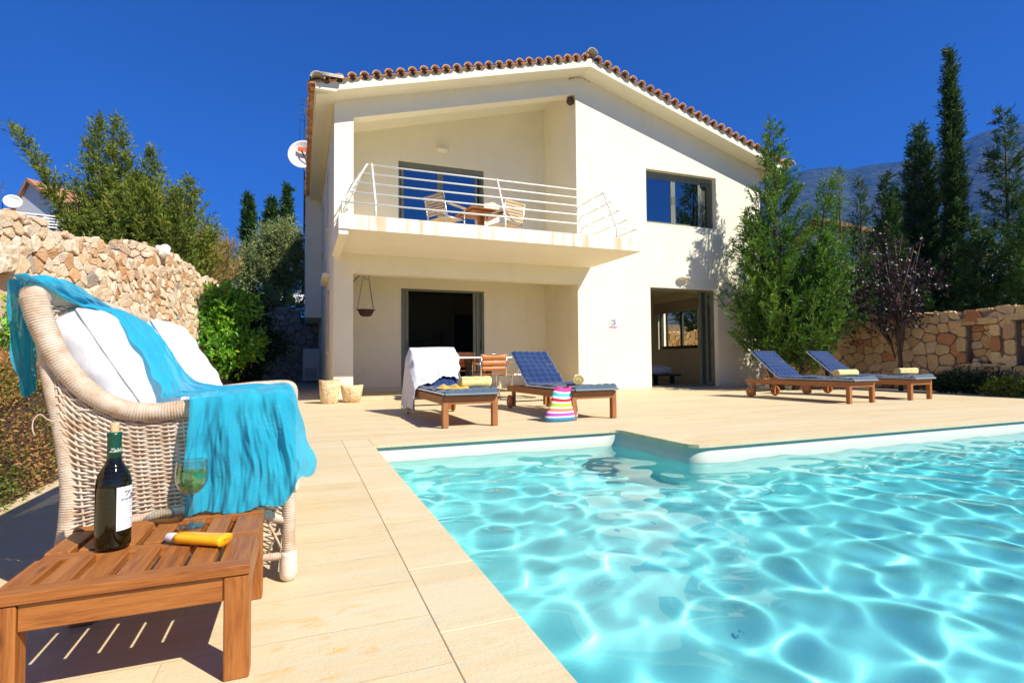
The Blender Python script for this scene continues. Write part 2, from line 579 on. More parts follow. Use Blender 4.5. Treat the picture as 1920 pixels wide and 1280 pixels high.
CLEAR = m_glass('clear_window_glass', (.85, .9, .86), (1, 1, 1), .06)

# ================================================================ the villa
D = 10.117
XL, XR = .536, 10.585
APX, APZ = 5.6, 6.80
SL, SR_ = .275, .29
YB = 11.75           # back wall of the porch and the loggia
def rz(x, off=0.0): return APZ - (SL * (APX - x) if x < APX else SR_ * (x - APX)) + off
villa = empty('villa', (5.5, D, 0), 0, 'two storey cream villa with a gabled tile roof and a deep balcony facing the pool', 'house')
def vb(m, name, mats, **kw):
    o = m.build(name, mats, recalc=True, **kw)
    for v in o.data.vertices: v.co.x -= 5.5; v.co.y -= D
    o.parent = villa
    return o
def sub(o, par):
    """re-parent a villa part under another villa part (all parts sit at the villa's origin)"""
    o.parent = par; return o

# shell of walls: one mesh
m = MB()
YW = D + .25
holes = [[(.872, 0.0), (5.46, 0.0), (5.46, 2.296), (.872, 2.296)],
         [(.872, 2.872), (5.46, 2.872), (5.46, 6.39), (.872, 5.15)],
         [(7.228, 3.747), (9.218, 3.747), (9.218, 4.992), (7.228, 4.992)],
         [(7.296, 0.0), (9.188, 0.0), (9.188, 2.307), (7.296, 2.307)]]
outer = [(XL, 0.0), (.872, 0.0), (.872, 2.296), (5.46, 2.296), (5.46, 0.0), (7.296, 0.0), (7.296, 2.307), (9.188, 2.307), (9.188, 0.0), (XR, 0.0), (XR, rz(XR)), (APX, APZ), (XL, rz(XL))]
m.wall_xz(outer, [holes[1], holes[2]], D, YW, 0)
# left and right side walls, back wall
lw = [(YW, 0), (20.0, 0), (20.0, 5.45), (YW, 5.45)]
m.wall_xz(lw, [[(12.3, 3.6), (13.2, 3.6), (13.2, 4.9), (12.3, 4.9)], [(15.0, 3.6), (15.9, 3.6), (15.9, 4.9), (15.0, 4.9)], [(11.9, .9), (12.8, .9), (12.8, 2.2), (11.9, 2.2)]], XL, XL + .25, 0, axis='x')
m.wall_xz([(YW, 0), (20.0, 0), (20.0, 5.3), (YW, 5.3)], [[(12.15, .985), (13.92, .985), (13.92, 2.28), (12.15, 2.28)]], XR - .25, XR, 0, axis='x')
m.wall_xz([(XL, 0), (XR, 0), (XR, rz(XR)), (APX, APZ), (XL, rz(XL))], [], 20.0, 20.25, 0)
# recess: right side wall, back walls with door openings, slab between storeys
m.box(5.462, 5.70, YW, 15.5, 0, 2.64)
m.box(5.462, 5.70, YW, 15.5, 2.875, 6.95)
m.wall_xz([(XL + .25, 0), (2.012, 0), (2.012, 2.272), (3.912, 2.272), (3.912, 0), (5.46, 0), (5.46, 2.64), (XL + .25, 2.64)], [], YB, YB + .22, 0)
m.wall_xz([(XL + .25, 2.875), (5.46, 2.875), (5.46, 7.0), (XL + .25, 6.2)], [[(1.957, 2.90), (3.925, 2.90), (3.925, 5.08), (1.957, 5.08)]], YB, YB + .22, 0)
m.box(XL + .251, XR - .251, YW, 19.99, 2.645, 2.86)
# loggia ceiling just under the roof
cz = lambda x: 5.15 + .270 * (x - .872) + .42
m.wall_xz([(XL + .25, cz(XL + .25)), (5.46, cz(5.46)), (5.46, cz(5.46) + .08), (XL + .25, cz(XL + .25) + .08)], [], YW, YB, 0)
# bay standing out from the left side at the back
m.box(.10, XL - .002, 16.4, 19.6, 1.95, 5.44)
walls = vb(m, 'walls', STUCCO)
mp = MB()
mp.box(XL - .012, .86, D - .012, D + .2, 0, .01)
for a, b in ((5.475, 7.29), (9.19, XR + .01)):
    mp.box(a, b, D - .014, D - .002, 0, .095)
mp.box(XL + .26, 2.02, YB - .016, YB - .002, .045, .145); mp.box(3.92, 5.458, YB - .016, YB - .002, .045, .145)
mp.box(5.446, 5.46, D + .01, YB - .018, .045, .145)
_sk = vb(mp, 'skirting', PLINTH); _sk['kind'] = 'stuff'
# porch floor, one low step up
mp = MB(); mp.box(.35, 5.46, 9.96, YB - .001, 0.0, .045); mp.box(5.462, XR, 9.96, D - .016, 0.0, .012)
mp.box(7.30, 9.18, D - .001, YW, .0, .04)
vb(mp, 'porch_step', DECK)
# rooms
def room(x0, x1, y0, y1, z0, z1, mat, wins=(), name='room'):
    m = MB(); e = .012
    m.wall_xz([(x0, z0), (x1, z0), (x1, z1), (x0, z1)], [], y1, y1 + e, 0)
    m.wall_xz([(y0, z0), (y1, z0), (y1, z1), (y0, z1)], [], x0 - e, x0, 0, axis='x')
    m.wall_xz([(y0, z0), (y1, z0), (y1, z1), (y0, z1)], [list(w) for w in wins], x1, x1 + e, 0, axis='x')
    m.box(x0, x1, y0, y1, z1, z1 + e); m.box(x0, x1, y0, y1, z0 - e, z0, 1)
    return vb(m, name, [mat, INFLOOR])
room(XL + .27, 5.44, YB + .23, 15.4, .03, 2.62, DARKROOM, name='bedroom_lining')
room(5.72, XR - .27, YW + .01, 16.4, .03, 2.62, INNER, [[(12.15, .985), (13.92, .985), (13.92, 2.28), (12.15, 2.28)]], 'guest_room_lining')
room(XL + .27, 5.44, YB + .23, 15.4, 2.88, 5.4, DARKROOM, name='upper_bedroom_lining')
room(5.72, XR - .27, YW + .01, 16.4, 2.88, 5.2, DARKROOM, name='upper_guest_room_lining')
m = MB(); m.box(4.2, 5.0, 15.37, 15.398, .03, 2.05); vb(m, 'inner_door', BLACK)

# roof
m = MB()
yf, yk = 9.70, 20.6
for (xa, xb) in ((.215, APX), (APX, 11.02)):
    za, zb = rz(xa), rz(xb)
    m.wall_xz([(xa, za), (xb, zb), (xb, zb + .10), (xa, za + .10)], [], yf + .10, yk, 0)
roof_slab = vb(m, 'roof_slab', STUCCO)
m = MB()
# rake board (fascia) at the front and boxed eaves
m.wall_xz([(.555, rz(.555)), (APX, APZ), (10.60, rz(10.6)), (11.03, rz(11.03) - .0), (11.03, rz(11.03) + .17), (APX, APZ + .17), (.205, rz(.205) + .17), (.205, rz(.555) - .03), (.555, rz(.555) - .03)], [], yf, yf + .098, 0)
m.box(.207, .534, yf + .10, 20.2, rz(.555) - .03, rz(.555) - .005)
m.box(.190, .206, yf + .10, 20.2, rz(.555) - .03, rz(.2) + .12)
vb(m, 'fascia', STUCCO)
def arch_tile(m, p, axis, up, L, r0, r1, th=.016, n=9, mat=0):
    """half-round tile: starts at p, runs along axis, opening downwards"""
    axis = Vector(axis).normalized(); up = Vector(up); sd = axis.cross(up).normalized(); up = sd.cross(axis)
    vs = []; fs = []
    for (t, r) in ((0, r0), (1, r1)):
        for rr in (r, r - th):
            for k in range(n):
                a = math.pi * k / (n - 1)
                vs.append(Vector(p) + axis * (L * t) + sd * (rr * math.cos(a)) + up * (rr * math.sin(a) * .92))
    def i(t, s_, k): return (t * 2 + s_) * n + k
    for k in range(n - 1):
        fs.append((i(0, 0, k), i(0, 0, k + 1), i(1, 0, k + 1), i(1, 0, k)))
        fs.append((i(0, 1, k + 1), i(0, 1, k), i(1, 1, k), i(1, 1, k + 1)))
        for t in (0, 1): fs.append((i(t, 0, k), i(t, 1, k), i(t, 1, k + 1), i(t, 0, k + 1)))
    m.add(vs, fs, mat, True)
def pan_tile(m, p, axis, up, L, r, th=.016, n=7, mat=0):
    axis = Vector(axis).normalized(); up = -Vector(up); sd = axis.cross(up).normalized(); up = sd.cross(axis)
    vs = []; fs = []
    for t in (0, 1):
        for rr in (r, r - th):
            for k in range(n):
                a = math.pi * (.12 + .76 * k / (n - 1))
                vs.append(Vector(p) + axis * (L * t) + sd * (rr * math.cos(a)) + up * (rr * math.sin(a) * .6))
    def i(t, s_, k): return (t * 2 + s_) * n + k
    for k in range(n - 1):
        fs.append((i(0, 0, k), i(0, 0, k + 1), i(1, 0, k + 1), i(1, 0, k)))
        fs.append((i(0, 1, k + 1), i(0, 1, k), i(1, 1, k), i(1, 1, k + 1)))
        for t in (0, 1): fs.append((i(t, 0, k), i(t, 1, k), i(t, 1, k + 1), i(t, 0, k + 1)))
    m.add(vs, fs, mat, True)
rnd = random.Random(5)
m = MB(); plug = MB()
for side in (-1, 1):
    end = .32 if side < 0 else 10.98
    run = math.hypot(APX - end, rz(end) - APZ); ntl = int(run / .218)
    up = Vector((-side * -(SL if side < 0 else SR_), 0, 1)).normalized()
    if side > 0: up = Vector((SR_, 0, 1)).normalized()
    else: up = Vector((-SL, 0, 1)).normalized()
    for k in range(ntl):
        x = APX + (end - APX) * ((k + .72) / ntl)
        z = rz(x) + .185
        j = rnd.uniform(-.012, .012)
        arch_tile(m, (x, yf - .075 + j, z + rnd.uniform(-.006, .006)), (0, 1, .02), up, .46, .082 + rnd.uniform(-.003, .003), .072)
        plug.lathe([(.001, 0), (.066, 0)], (x, yf - .012 + j, z + .001), 14, 0, Matrix.Rotation(R(90), 4, 'X'))  # dark disc stands in for the shade inside the tile mouth
        x2 = APX + (end - APX) * ((k + 1.22) / ntl); z2 = rz(x2) + .205
        if k < ntl - 1: pan_tile(m, (x2, yf - .06 + j, z2), (0, 1, .02), up, .44, .080)
verge = vb(m, 'verge_tiles', TILE)
verge['kind'] = 'stuff'
pg_ = sub(vb(plug, 'tile_mouth_shade', DARK), verge); pg_['kind'] = 'stuff'
# field of tiles: wavy sheets running down the slopes, plus the tile ends over the left and right eaves
m = MB()
for side in (-1, 1):
    xe = .12 if side < 0 else 11.12
    def fn(u, v, side=side, xe=xe):
        x = APX + (xe - APX) * v; y = yf + .52 + (20.7 - yf - .52) * u
        return (x, y, rz(x) + .175 + .05 * math.cos(2 * math.pi * (y - yf) / .22) + .006 * ((v * 14) % 1))
    m.grid(fn, 380, 30)
field = vb(m, 'roof_tiles', TILE)
m = MB()
y = yf + .08
while y < 20.5:
    arch_tile(m, (.10 + rnd.uniform(-.015, .015), y, rz(.12) + .145), (1, 0, SL), (-SL, 0, 1), .42, .094, .085, n=7)
    pan_tile(m, (.115, y + .11, rz(.12) + .165), (1, 0, SL), (-SL, 0, 1), .4, .085, n=5)
    arch_tile(m, (11.14 + rnd.uniform(-.015, .015), y, rz(11.14) + .145), (-1, 0, SR_), (SR_, 0, 1), .42, .094, .085, n=7)
    y += .22
eave = vb(m, 'eave_tiles', TILE); eave['kind'] = 'stuff'
m = MB()
arch_tile(m, (.235, yf - .11, rz(.2) + .205), (0, 1, .0), (0, 0, 1), .4, .125, .11, .022, 11)
arch_tile(m, (.30, yf - .02, rz(.2) + .25), (1, 0, .02), (0, 0, 1), .36, .11, .10, .02, 9)
arch_tile(m, (11.12, yf - .09, rz(11.1) + .19), (0, 1, .0), (0, 0, 1), .4, .115, .11, .022, 11)
for k in range(27):
    arch_tile(m, (APX, yf - .10 + k * .40, APZ + .235 + .012 * (k % 2)), (0, 1, .02), (0, 0, 1), .44, .125, .112, .018, 11)
_rt = vb(m, 'ridge_tiles', CONCRETE); _rt['kind'] = 'stuff'

# balcony: slab + slanted railing
m = MB()
m.wall_xz([(.50, 2.650), (5.77, 2.650), (5.77, 2.872), (.50, 2.872)], [], 8.24, D - .001, 0)
m.box(.872, 5.46, D - .001, YB - .001, 2.862, 2.874)
m.box(.503, .64, 8.26, D - .002, 2.57, 2.649)
slab = vb(m, 'balcony_slab', STUCCO_SLAB)
rail_pts = []
for k in range(5):
    t = k / 4                                # 0 top, 1 bottom
    rail_pts.append((1.012 - .453 * t, 5.50 + .215 * t, 9.085 - .765 * t, 3.945 - .875 * t))
m = MB()
for k, (xa, xb, y, z) in enumerate(rail_pts):
    m.tube([(xa - .02, y, z), (xb + .02, y, z)], .0135, 8)
    m.tube([(xa, y, z), (min(xa, .86), D + .0, z)], .0115, 6)
    m.tube([(xb, y, z), (xb, D + .0, z)], .0115, 6)
railing = vb(m, 'balcony_railing', WHITE_METAL)
for xt, xb in ((1.075, 1.04), (3.283, 3.14), (5.49, 5.285)):
    m = MB()
    m.tube([(xt, 9.085, 3.96), (xb + (xt - xb) * .10, 8.33, 3.07), (xb, 8.30, 2.872)], .017, 8)
    sub(vb(m, 'post', WHITE_METAL), railing)
m = MB(); m.tube([(1.0, 9.085, 3.95), (.56, 8.32, 3.05), (.55, 8.30, 2.872)], .015, 8)
sub(vb(m, 'post', WHITE_METAL), railing)
m = MB(); m.tube([(.93, 9.6, 3.95), (.60, 9.2, 2.872)], .013, 8)
sub(vb(m, 'post', WHITE_METAL), railing)

# sliding windows and doors
def unit(name, x0, x1, z0, z1, y, leaves, depth=.10, glass=SOLAR, fr=.045, shutter_box=.0):
    """leaves: (xa, xb, layer, glazed, handle side)"""
    m = MB()
    m.box(x0, x0 + fr, y, y + depth, z0, z1); m.box(x1 - fr, x1, y, y + depth, z0, z1)
    m.box(x0 + fr, x1 - fr, y, y + depth, z1 - fr - shutter_box, z1); m.box(x0 + fr, x1 - fr, y, y + depth, z0, z0 + fr * .6)
    f = vb(m, name, ALU)
    for (xa, xb, layer, glazed, hs) in leaves:
        ly = y + .012 + layer * .045
        m = MB(); s = .062; a, b = z0 + .03, z1 - .045 - shutter_box
        m.box(xa, xa + s, ly, ly + .035, a, b); m.box(xb - s, xb, ly, ly + .035, a, b)
        m.box(xa + s, xb - s, ly, ly + .035, b - s, b); m.box(xa + s, xb - s, ly, ly + .035, a, a + s * 1.1)
        lf = sub(vb(m, 'sash', ALU), f)
        if glazed:
            m = MB(); m.box(xa + s - .004, xb - s + .004, ly + .012, ly + .018, a + s * 1.1 - .004, b - s + .004)
            sub(vb(m, 'glass_pane', glass), f)
        if hs:
            hx = xa + s * .5 if hs < 0 else xb - s * .5
            m = MB(); hz = (z0 + z1) / 2 if z1 - z0 < 1.5 else z0 + .98
            m.bbox((hx, ly - .003, hz), (.016, .008, .20), .003)
            sub(vb(m, 'pull_handle', BLACK), f)
    return f
# upper right window
unit('bedroom_window', 7.228, 9.218, 3.747, 4.992, D + .13, [(7.262, 8.07, 0, True, 1), (8.072, 8.86, 0, True, -1), (8.88, 9.17, 1, False, 0)], shutter_box=.05)
m = MB(); m.box(7.22, 9.226, D - .006, D + .13, 3.735, 3.768)
vb(m, 'window_sill', STUCCO)
m = MB(); m.box(8.88, 9.17, D + .215, D + .225, 3.80, 4.93); vb(m, 'shutter_panel', ALU_DARK)
# loggia door
unit('balcony_door', 1.957, 3.925, 2.90, 5.08, YB + .05, [(2.02, 2.90, 0, True, 0), (2.902, 3.78, 0, True, 0), (3.74, 3.9, 1, False, 0)], shutter_box=.06)
# porch door: leaves pushed to the sides
unit('porch_door', 2.012, 3.912, .05, 2.272, YB + .04, [(2.05, 2.18, 0, False, 1), (3.66, 3.80, 0, False, 0), (3.74, 3.88, 1, False, 1)])
# right door, pushed to the right
unit('pool_door', 7.296, 9.188, .045, 2.307, D + .12, [(8.80, 8.94, 1, False, -1), (8.94, 9.15, 0, False, 1)], glass=CLEAR)
m = MB(); m.box(8.86, 9.15, D + .135, D + .15, .1, 2.24); vb(m, 'shutter_panel', ALU_DARK)
# window of the guest room in the right side wall, seen through the room
m = MB()
y0, y1, z0, z1 = 12.15, 13.92, .985, 2.28; xw = XR - .20
m.box(xw, xw + .09, y0, y0 + .06, z0, z1); m.box(xw, xw + .09, y1 - .06, y1, z0, z1)
m.box(xw, xw + .09, y0 + .06, y1 - .06, z0, z0 + .09); m.box(xw, xw + .09, y0 + .06, y1 - .06, z1 - .05, z1)
m.box(xw + .01, xw + .07, 12.90, 12.99, z0 + .09, z1 - .05); m.box(xw + .02, xw + .06, 13.60, 13.66, z0 + .09, z1 - .05)
sw = vb(m, 'side_window', ALU_DARK)
m = MB(); m.box(XR - .285, XR - .27, 12.05, 14.1, 2.06, 2.40); sub(vb(m, 'roller_blind', simple('beige_blind', (.45, .40, .28), .8)), sw)
# left side windows (seen nearly edge-on)
for (a, b, z0, z1) in ((12.3, 13.2, 3.6, 4.9), (15.0, 15.9, 3.6, 4.9), (11.9, 12.8, .9, 2.2)):
    m = MB(); m.box(XL + .08, XL + .14, a, b, z0, z1); f = vb(m, 'shuttered_window', ALU_DARK)
    m = MB(); m.box(XL - .03, XL + .07, a - .02, b + .02, z0 - .05, z0 - .005); sub(vb(m, 'sill', STUCCO), f)
m = MB(); m.box(XL - .14, XL - .004, 11.6, 13.0, 2.42, 2.50); vb(m, 'side_ledge', STUCCO)
# ================================================================ vegetation
def m_leaf(name, stops, trans=.25, rough=.55, gloss=.3):
    t = NT(name)
    col = t.ramp(t.attr('tone'), stops)
    p = t.n('BsdfPrincipled'); t.l(col, p.inputs['Base Color']); p.inputs['Roughness'].default_value = rough
    p.inputs['Specular IOR Level'].default_value = gloss
    tr = t.n('BsdfTranslucent'); t.l(t.mix(1.0, col, (1.3, 1.25, .5), 'MULTIPLY'), tr.inputs[0])
    mx = t.n('MixShader'); mx.inputs[0].default_value = trans
    t.l(p.outputs[0], mx.inputs[1]); t.l(tr.outputs[0], mx.inputs[2]); t.l(mx.outputs[0], t.out.inputs[0])
    return t.mat
L_JUN = m_leaf('juniper_foliage', [(0, (0.059, 0.106, 0.013)), (.5, (0.146, 0.212, 0.024)), (.85, (0.276, 0.297, 0.038)), (1, (0.412, 0.338, 0.056))])
L_CYP = m_leaf('cypress_foliage', [(0, (0.015, 0.044, 0.011)), (.5, (0.037, 0.094, 0.020)), (.85, (0.075, 0.144, 0.027)), (1, (0.125, 0.188, 0.037))])
L_BIG = m_leaf('bright_conifer_foliage', [(0, (0.027, 0.080, 0.012)), (.5, (0.074, 0.178, 0.020)), (.85, (0.148, 0.271, 0.027)), (1, (0.246, 0.345, 0.043))])
L_CIT = m_leaf('glossy_citrus_leaf', [(0, (0.055, 0.164, 0.018)), (.5, (0.127, 0.346, 0.026)), (.85, (0.291, 0.546, 0.036)), (1, (0.692, 0.692, 0.055))], .3, .35, .5)
L_OLV = m_leaf('olive_leaf', [(0, (0.104, 0.139, 0.046)), (.5, (0.232, 0.290, 0.093)), (1, (0.557, 0.580, 0.278))], .15)
L_BRM = m_leaf('dry_broom_foliage', [(0, (0.135, 0.128, 0.030)), (.5, (0.330, 0.255, 0.068)), (1, (0.540, 0.375, 0.120))], .2)
L_PLM = m_leaf('purple_plum_leaf', [(0, (.010, .006, .008)), (.6, (.035, .015, .018)), (.9, (.09, .045, .04)), (1, (.20, .13, .10))], .15, .4, .5)
L_HDG = m_leaf('rusty_ground_cover', [(0, (0.041, 0.095, 0.011)), (.38, (0.115, 0.203, 0.020)), (.52, (0.216, 0.176, 0.041)), (.75, (0.351, 0.155, 0.047)), (1, (0.486, 0.257, 0.095))], .2)
L_DRK = m_leaf('dark_shrub_foliage', [(0, (.012, .03, .008)), (.6, (.03, .07, .015)), (1, (.07, .13, .02))], .2)
BARK = simple('rough_bark', (.11, .065, .04), .95, .35, 14, bumps=(30, .8, .02))
BARK_G = simple('grey_bark', (.13, .11, .08), .95, .3, 14, bumps=(30, .8, .02))

def nrm(a): return a / np.maximum(np.linalg.norm(a, axis=-1, keepdims=True), 1e-9)
def leaves(name, P, Dv, L, W, mat, parent, tone, seed=0, bend=.0):
    """rhombic leaves: P base (n,3), Dv direction, L, W arrays or numbers, tone 0..1"""
    rg = np.random.default_rng(seed)
    n = len(P)
    Dv = nrm(Dv)
    side = nrm(np.cross(Dv, rg.normal(size=(n, 3))))
    L = np.broadcast_to(L, (n,))[:, None]; W = np.broadcast_to(W, (n,))[:, None]
    up = nrm(np.cross(side, Dv))
    v0 = P; v2 = P + Dv * L + up * L * bend
    mid = P + Dv * L * .48
    v1 = mid + side * W / 2; v3 = mid - side * W / 2
    V = np.stack([v0, v1, v2, v3], 1).reshape(-1, 3)
    F = np.arange(4 * n).reshape(n, 4)
    return np_mesh(name, V, F, mat, parent, attrs={'tone': np.repeat(np.clip(tone, 0, 1), 4)})

def conifer(root_loc, leaders, mat, label, cat='tree', name='conifer', seed=1, base_r=.09, up=.9, spray=.11, dens=1.0, width=.020, group=None, bark=BARK, droop=0.0, open_=0.0, rz0=0.0):
    """leaders: list of (x, y, z0, height, radius, lean_x, lean_y, shape). Branches carry twigs, twigs carry sprays."""
    rg = np.random.default_rng(seed)
    root = empty(name, root_loc, 0, label, cat, group)
    tm = MB()
    TP = []; TD = []; TL = []; TT = []
    for (lx, ly, z0, H, Rr, sx, sy, shape) in leaders:
        def axis(t): return np.array([lx + sx * t ** 1.3, ly + sy * t ** 1.3, z0 + H * t])
        pts = [axis(t) + rg.normal(0, .012, 3) * (H / 6) for t in np.linspace(0, 1, 12)]
        pts[0] = np.array([lx * .4, ly * .4, -.15])
        tm.tube([tuple(p) for p in pts], [max(.004, base_r * (1 - t) ** .9 * (H / 6) ** .5) for t in np.linspace(0, .985, 12)], 7)
        nb = int(H * 26 * dens)
        for b in range(nb):
            t = (b + rg.uniform()) / nb
            t = .03 + .97 * t
            if shape == 'skirt': r = Rr * min((1 - t) ** .8 * 1.18, .62 + t * 2.0)
            elif shape == 'cone': r = Rr * (1 - t) ** .75 * min(1, .55 + t * 2.5)
            elif shape == 'column': r = Rr * min(1, (1 - t) * 3.2) ** .7 * min(1, .5 + t * 3)
            elif shape == 'bush': r = Rr * math.sqrt(max(0, 1 - (t * 1.6 - .5) ** 2 / 1.25)) if t < 1 else .05
            else: r = Rr * (1 - t) ** .6
            r *= rg.uniform(.5, 1.12)
            if open_ and math.sin(t * 34 + lx * 9) * .5 + rg.uniform(-.4, .4) < open_ - .6: r *= .45
            a = rg.uniform(0, 2 * math.pi)
            d0 = nrm(np.array([math.cos(a), math.sin(a), up * rg.uniform(.6, 1.3)]))
            p = axis(t).copy(); Ls = max(.10, r)
            seg = 5; q = [p.copy()]
            d = d0.copy()
            for s_ in range(seg):
                d = nrm(d + np.array([0, 0, .10 - droop * .25]) + rg.normal(0, .07, 3))
                p = p + d * Ls / seg; q.append(p.copy())
            if Ls > .25: tm.tube([tuple(x) for x in q], [max(.003, .012 * Ls * (1 - k / 6.)) for k in range(seg + 1)], 4, caps=False)
            ntw = max(4, int(Ls * 26))
            bt = rg.normal(0, .10)
            for k in range(ntw):
                f = .12 + .88 * (k + rg.uniform()) / ntw
                i = min(seg - 1, int(f * seg)); ff = f * seg - i
                pp = q[i] * (1 - ff) + q[i + 1] * ff
                dd = nrm(nrm(q[i + 1] - q[i]) * 1.1 + rg.normal(0, .55, 3) + np.array([0, 0, .15]))
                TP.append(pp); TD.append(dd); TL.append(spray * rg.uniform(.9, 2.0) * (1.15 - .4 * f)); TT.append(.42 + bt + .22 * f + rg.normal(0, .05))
    TP = np.array(TP); TD = np.array(TD); TL = np.array(TL); TT = np.array(TT)
    per = 7
    n = len(TP)
    f = np.tile((np.arange(per) + .5) / per, n)
    P = np.repeat(TP, per, 0) + np.repeat(TD, per, 0) * (np.repeat(TL, per) * f)[:, None]
    Dv = np.repeat(TD, per, 0) * 1.0 + rg.normal(0, .42, (n * per, 3))
    L = np.repeat(TL, per) * rg.uniform(.35, .75, n * per)
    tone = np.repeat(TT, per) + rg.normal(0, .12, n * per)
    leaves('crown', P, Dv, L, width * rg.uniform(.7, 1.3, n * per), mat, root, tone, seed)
    tm.build('trunk', bark, root)
    return root

def blobs_tree(root_loc, blobs, mat, label, cat, name, seed, leaf=(.07, .03), n=6000, trunk=None, group=None, bark=BARK_G, shell=.55, twig=.10, updir=.3, cluster=6, trunk_name='trunk', tone0=.45, crown='crown'):
    """broadleaf crown: leaf clusters on twigs scattered through overlapping lumps. blobs: (x,y,z,rx,ry,rz)"""
    rg = np.random.default_rng(seed)
    root = empty(name, root_loc, 0, label, cat, group)
    vol = np.array([b[3] * b[4] * b[5] for b in blobs]) ** .75; pr = vol / vol.sum()
    k = n // cluster
    bi = rg.choice(len(blobs), k, p=pr); B = np.array(blobs)[bi]
    u = nrm(rg.normal(size=(k, 3)))
    rr = (shell + (1 - shell) * rg.uniform(size=k)) * (1 + .14 * np.sin(u[:, 0] * 7 + B[:, 0] * 3) + .10 * np.sin(u[:, 2] * 9 + u[:, 1] * 6) + rg.normal(0, .06, k))
    C0 = B[:, :3] + u * B[:, 3:6] * rr[:, None]
    keep = C0[:, 2] > .02
    C0 = C0[keep]; u = u[keep]; k = len(C0)
    ct = rg.normal(0, .10, k)
    D0 = nrm(u + np.array([0, 0, updir]) + rg.normal(0, .4, (k, 3)))
    f = np.tile((np.arange(cluster) + .3) / cluster, k)
    P = np.repeat(C0, cluster, 0) + np.repeat(D0, cluster, 0) * (twig * f)[:, None] + rg.normal(0, twig * .12, (k * cluster, 3))
    Dv = np.repeat(D0, cluster, 0) * .5 + rg.normal(0, .6, (k * cluster, 3))
    tone = tone0 + np.repeat(ct, cluster) + rg.normal(0, .18, k * cluster)
    leaves(crown, P, Dv, leaf[0] * rg.uniform(.7, 1.2, k * cluster), leaf[1] * rg.uniform(.8, 1.2, k * cluster), mat, root, tone, seed, .15)
    tm = MB()
    if trunk:
        for path, r0, r1 in trunk:
            nn = len(path)
            tm.tube(path, [r0 + (r1 - r0) * i / (nn - 1) for i in range(nn)], 8)
    for b in blobs:                                   # limbs out to the lumps
        for j in range(3):
            a = Vector((b[0] * .15, b[1] * .15, max(.1, b[2] * .45)))
            c = Vector((b[0] + rg.uniform(-.6, .6) * b[3], b[1] + rg.uniform(-.6, .6) * b[4], b[2] + rg.uniform(-.3, .8) * b[5]))
            mid = (a + c) / 2 + Vector((rg.normal(0, .05), rg.normal(0, .05), .1))
            tm.tube([a, mid, c], [.022 * max(b[3:6]) + .004, .014 * max(b[3:6]) + .003, .004], 5)
    tm.build(trunk_name, bark, root)
    return root

# ---- right: the big bright conifer beside the house
conifer((9.80, 8.90, 0), [(-.05, 0, .25, 5.60, 1.50, .05, .05, 'skirt'), (.50, -.25, .25, 4.25, .95, .40, -.30, 'skirt'), (-.30, .1, .3, 3.6, 1.25, -.30, .1, 'skirt'), (.25, -.4, .18, 3.1, 1.35, .35, -.4, 'skirt'), (.35, .30, .25, 3.5, 1.05, .35, .15, 'skirt')],
        L_BIG, 'big bright green conifer with feathery tops against the right corner of the villa', seed=21, spray=.115, dens=1.35, width=.022, up=.62)
# ---- right, beyond the wall
GR = 'conifers beyond the right stone wall'
def far_conifer(xy, H, r, mat, label, seed, shape='cone', **kw):
    return conifer((xy[0], xy[1], 0), [(0, 0, .3, H - .3, r * 1.1, 0, 0, shape)], mat, label, seed=seed, group=kw.pop('group', GR), **kw)
far_conifer((14.07, 10.64), 5.91, 0.83, L_BIG, 'slender pale green conifer just behind the big bright conifer', 31, dens=.8, up=.8, spray=.12)
far_conifer((15.88, 11.33), 6.14, 0.98, L_CYP, 'thin feathery dark conifer between the pale slender one and the dense group', 32, dens=.9, up=.8, spray=.13)
far_conifer((17.64, 11.70), 6.47, 1.47, L_CYP, 'dense dark conifer left of the tall pointed one', 33, dens=1.3, up=.9, spray=.15, width=.03)
far_conifer((19.14, 11.59), 8.26, 1.96, L_CYP, 'tall pointed dark conifer touching the left side of the slim cypress', 34, dens=1.4, up=.85, spray=.16, width=.032)
far_conifer((18.97, 10.51), 10.26, 0.62, L_CYP, 'very tall slim columnar cypress, the highest tree on the right', 35, 'column', dens=2.2, up=1.8, spray=.13, width=.03)
far_conifer((19.97, 9.65), 8.21, 1.55, L_CYP, 'open layered conifer with gaps between its branches right of the slim cypress', 36, dens=.95, up=.25, spray=.15, width=.028, open_=.5)
far_conifer((17.13, 7.65), 5.19, 1.33, L_BIG, 'broad green conifer cut by the right edge of the photo', 37, dens=1.1, up=.7, spray=.15, width=.03)
far_conifer((16.94, 8.83), 4.24, 1.22, L_CYP, 'low bushy conifer over the wall below the layered one', 38, dens=1.5, up=.6, spray=.15, width=.032)
far_conifer((19.95, 13.52), 5.42, 1.98, L_CYP, 'short broad conifer in the shade behind the purple plum tree', 39, dens=1.2, up=.7, spray=.18, width=.04)
far_conifer((22.24, 13.15), 5.72, 2.33, L_CYP, 'short broad conifer in the shade behind the slim cypress', 40, dens=1.2, up=.7, spray=.18, width=.04)
far_conifer((15.2, 17.5), 6.5, 1.6, L_CYP, 'nearer dark conifer seen through the side window of the guest room', 91, dens=1.0, up=.7, spray=.2, width=.045)
far_conifer((14.6, 21.5), 7.0, 2.0, L_CYP, 'farther dark conifer behind the nearer one, seen through the guest room side window', 92, dens=.9, up=.7, spray=.22, width=.05)
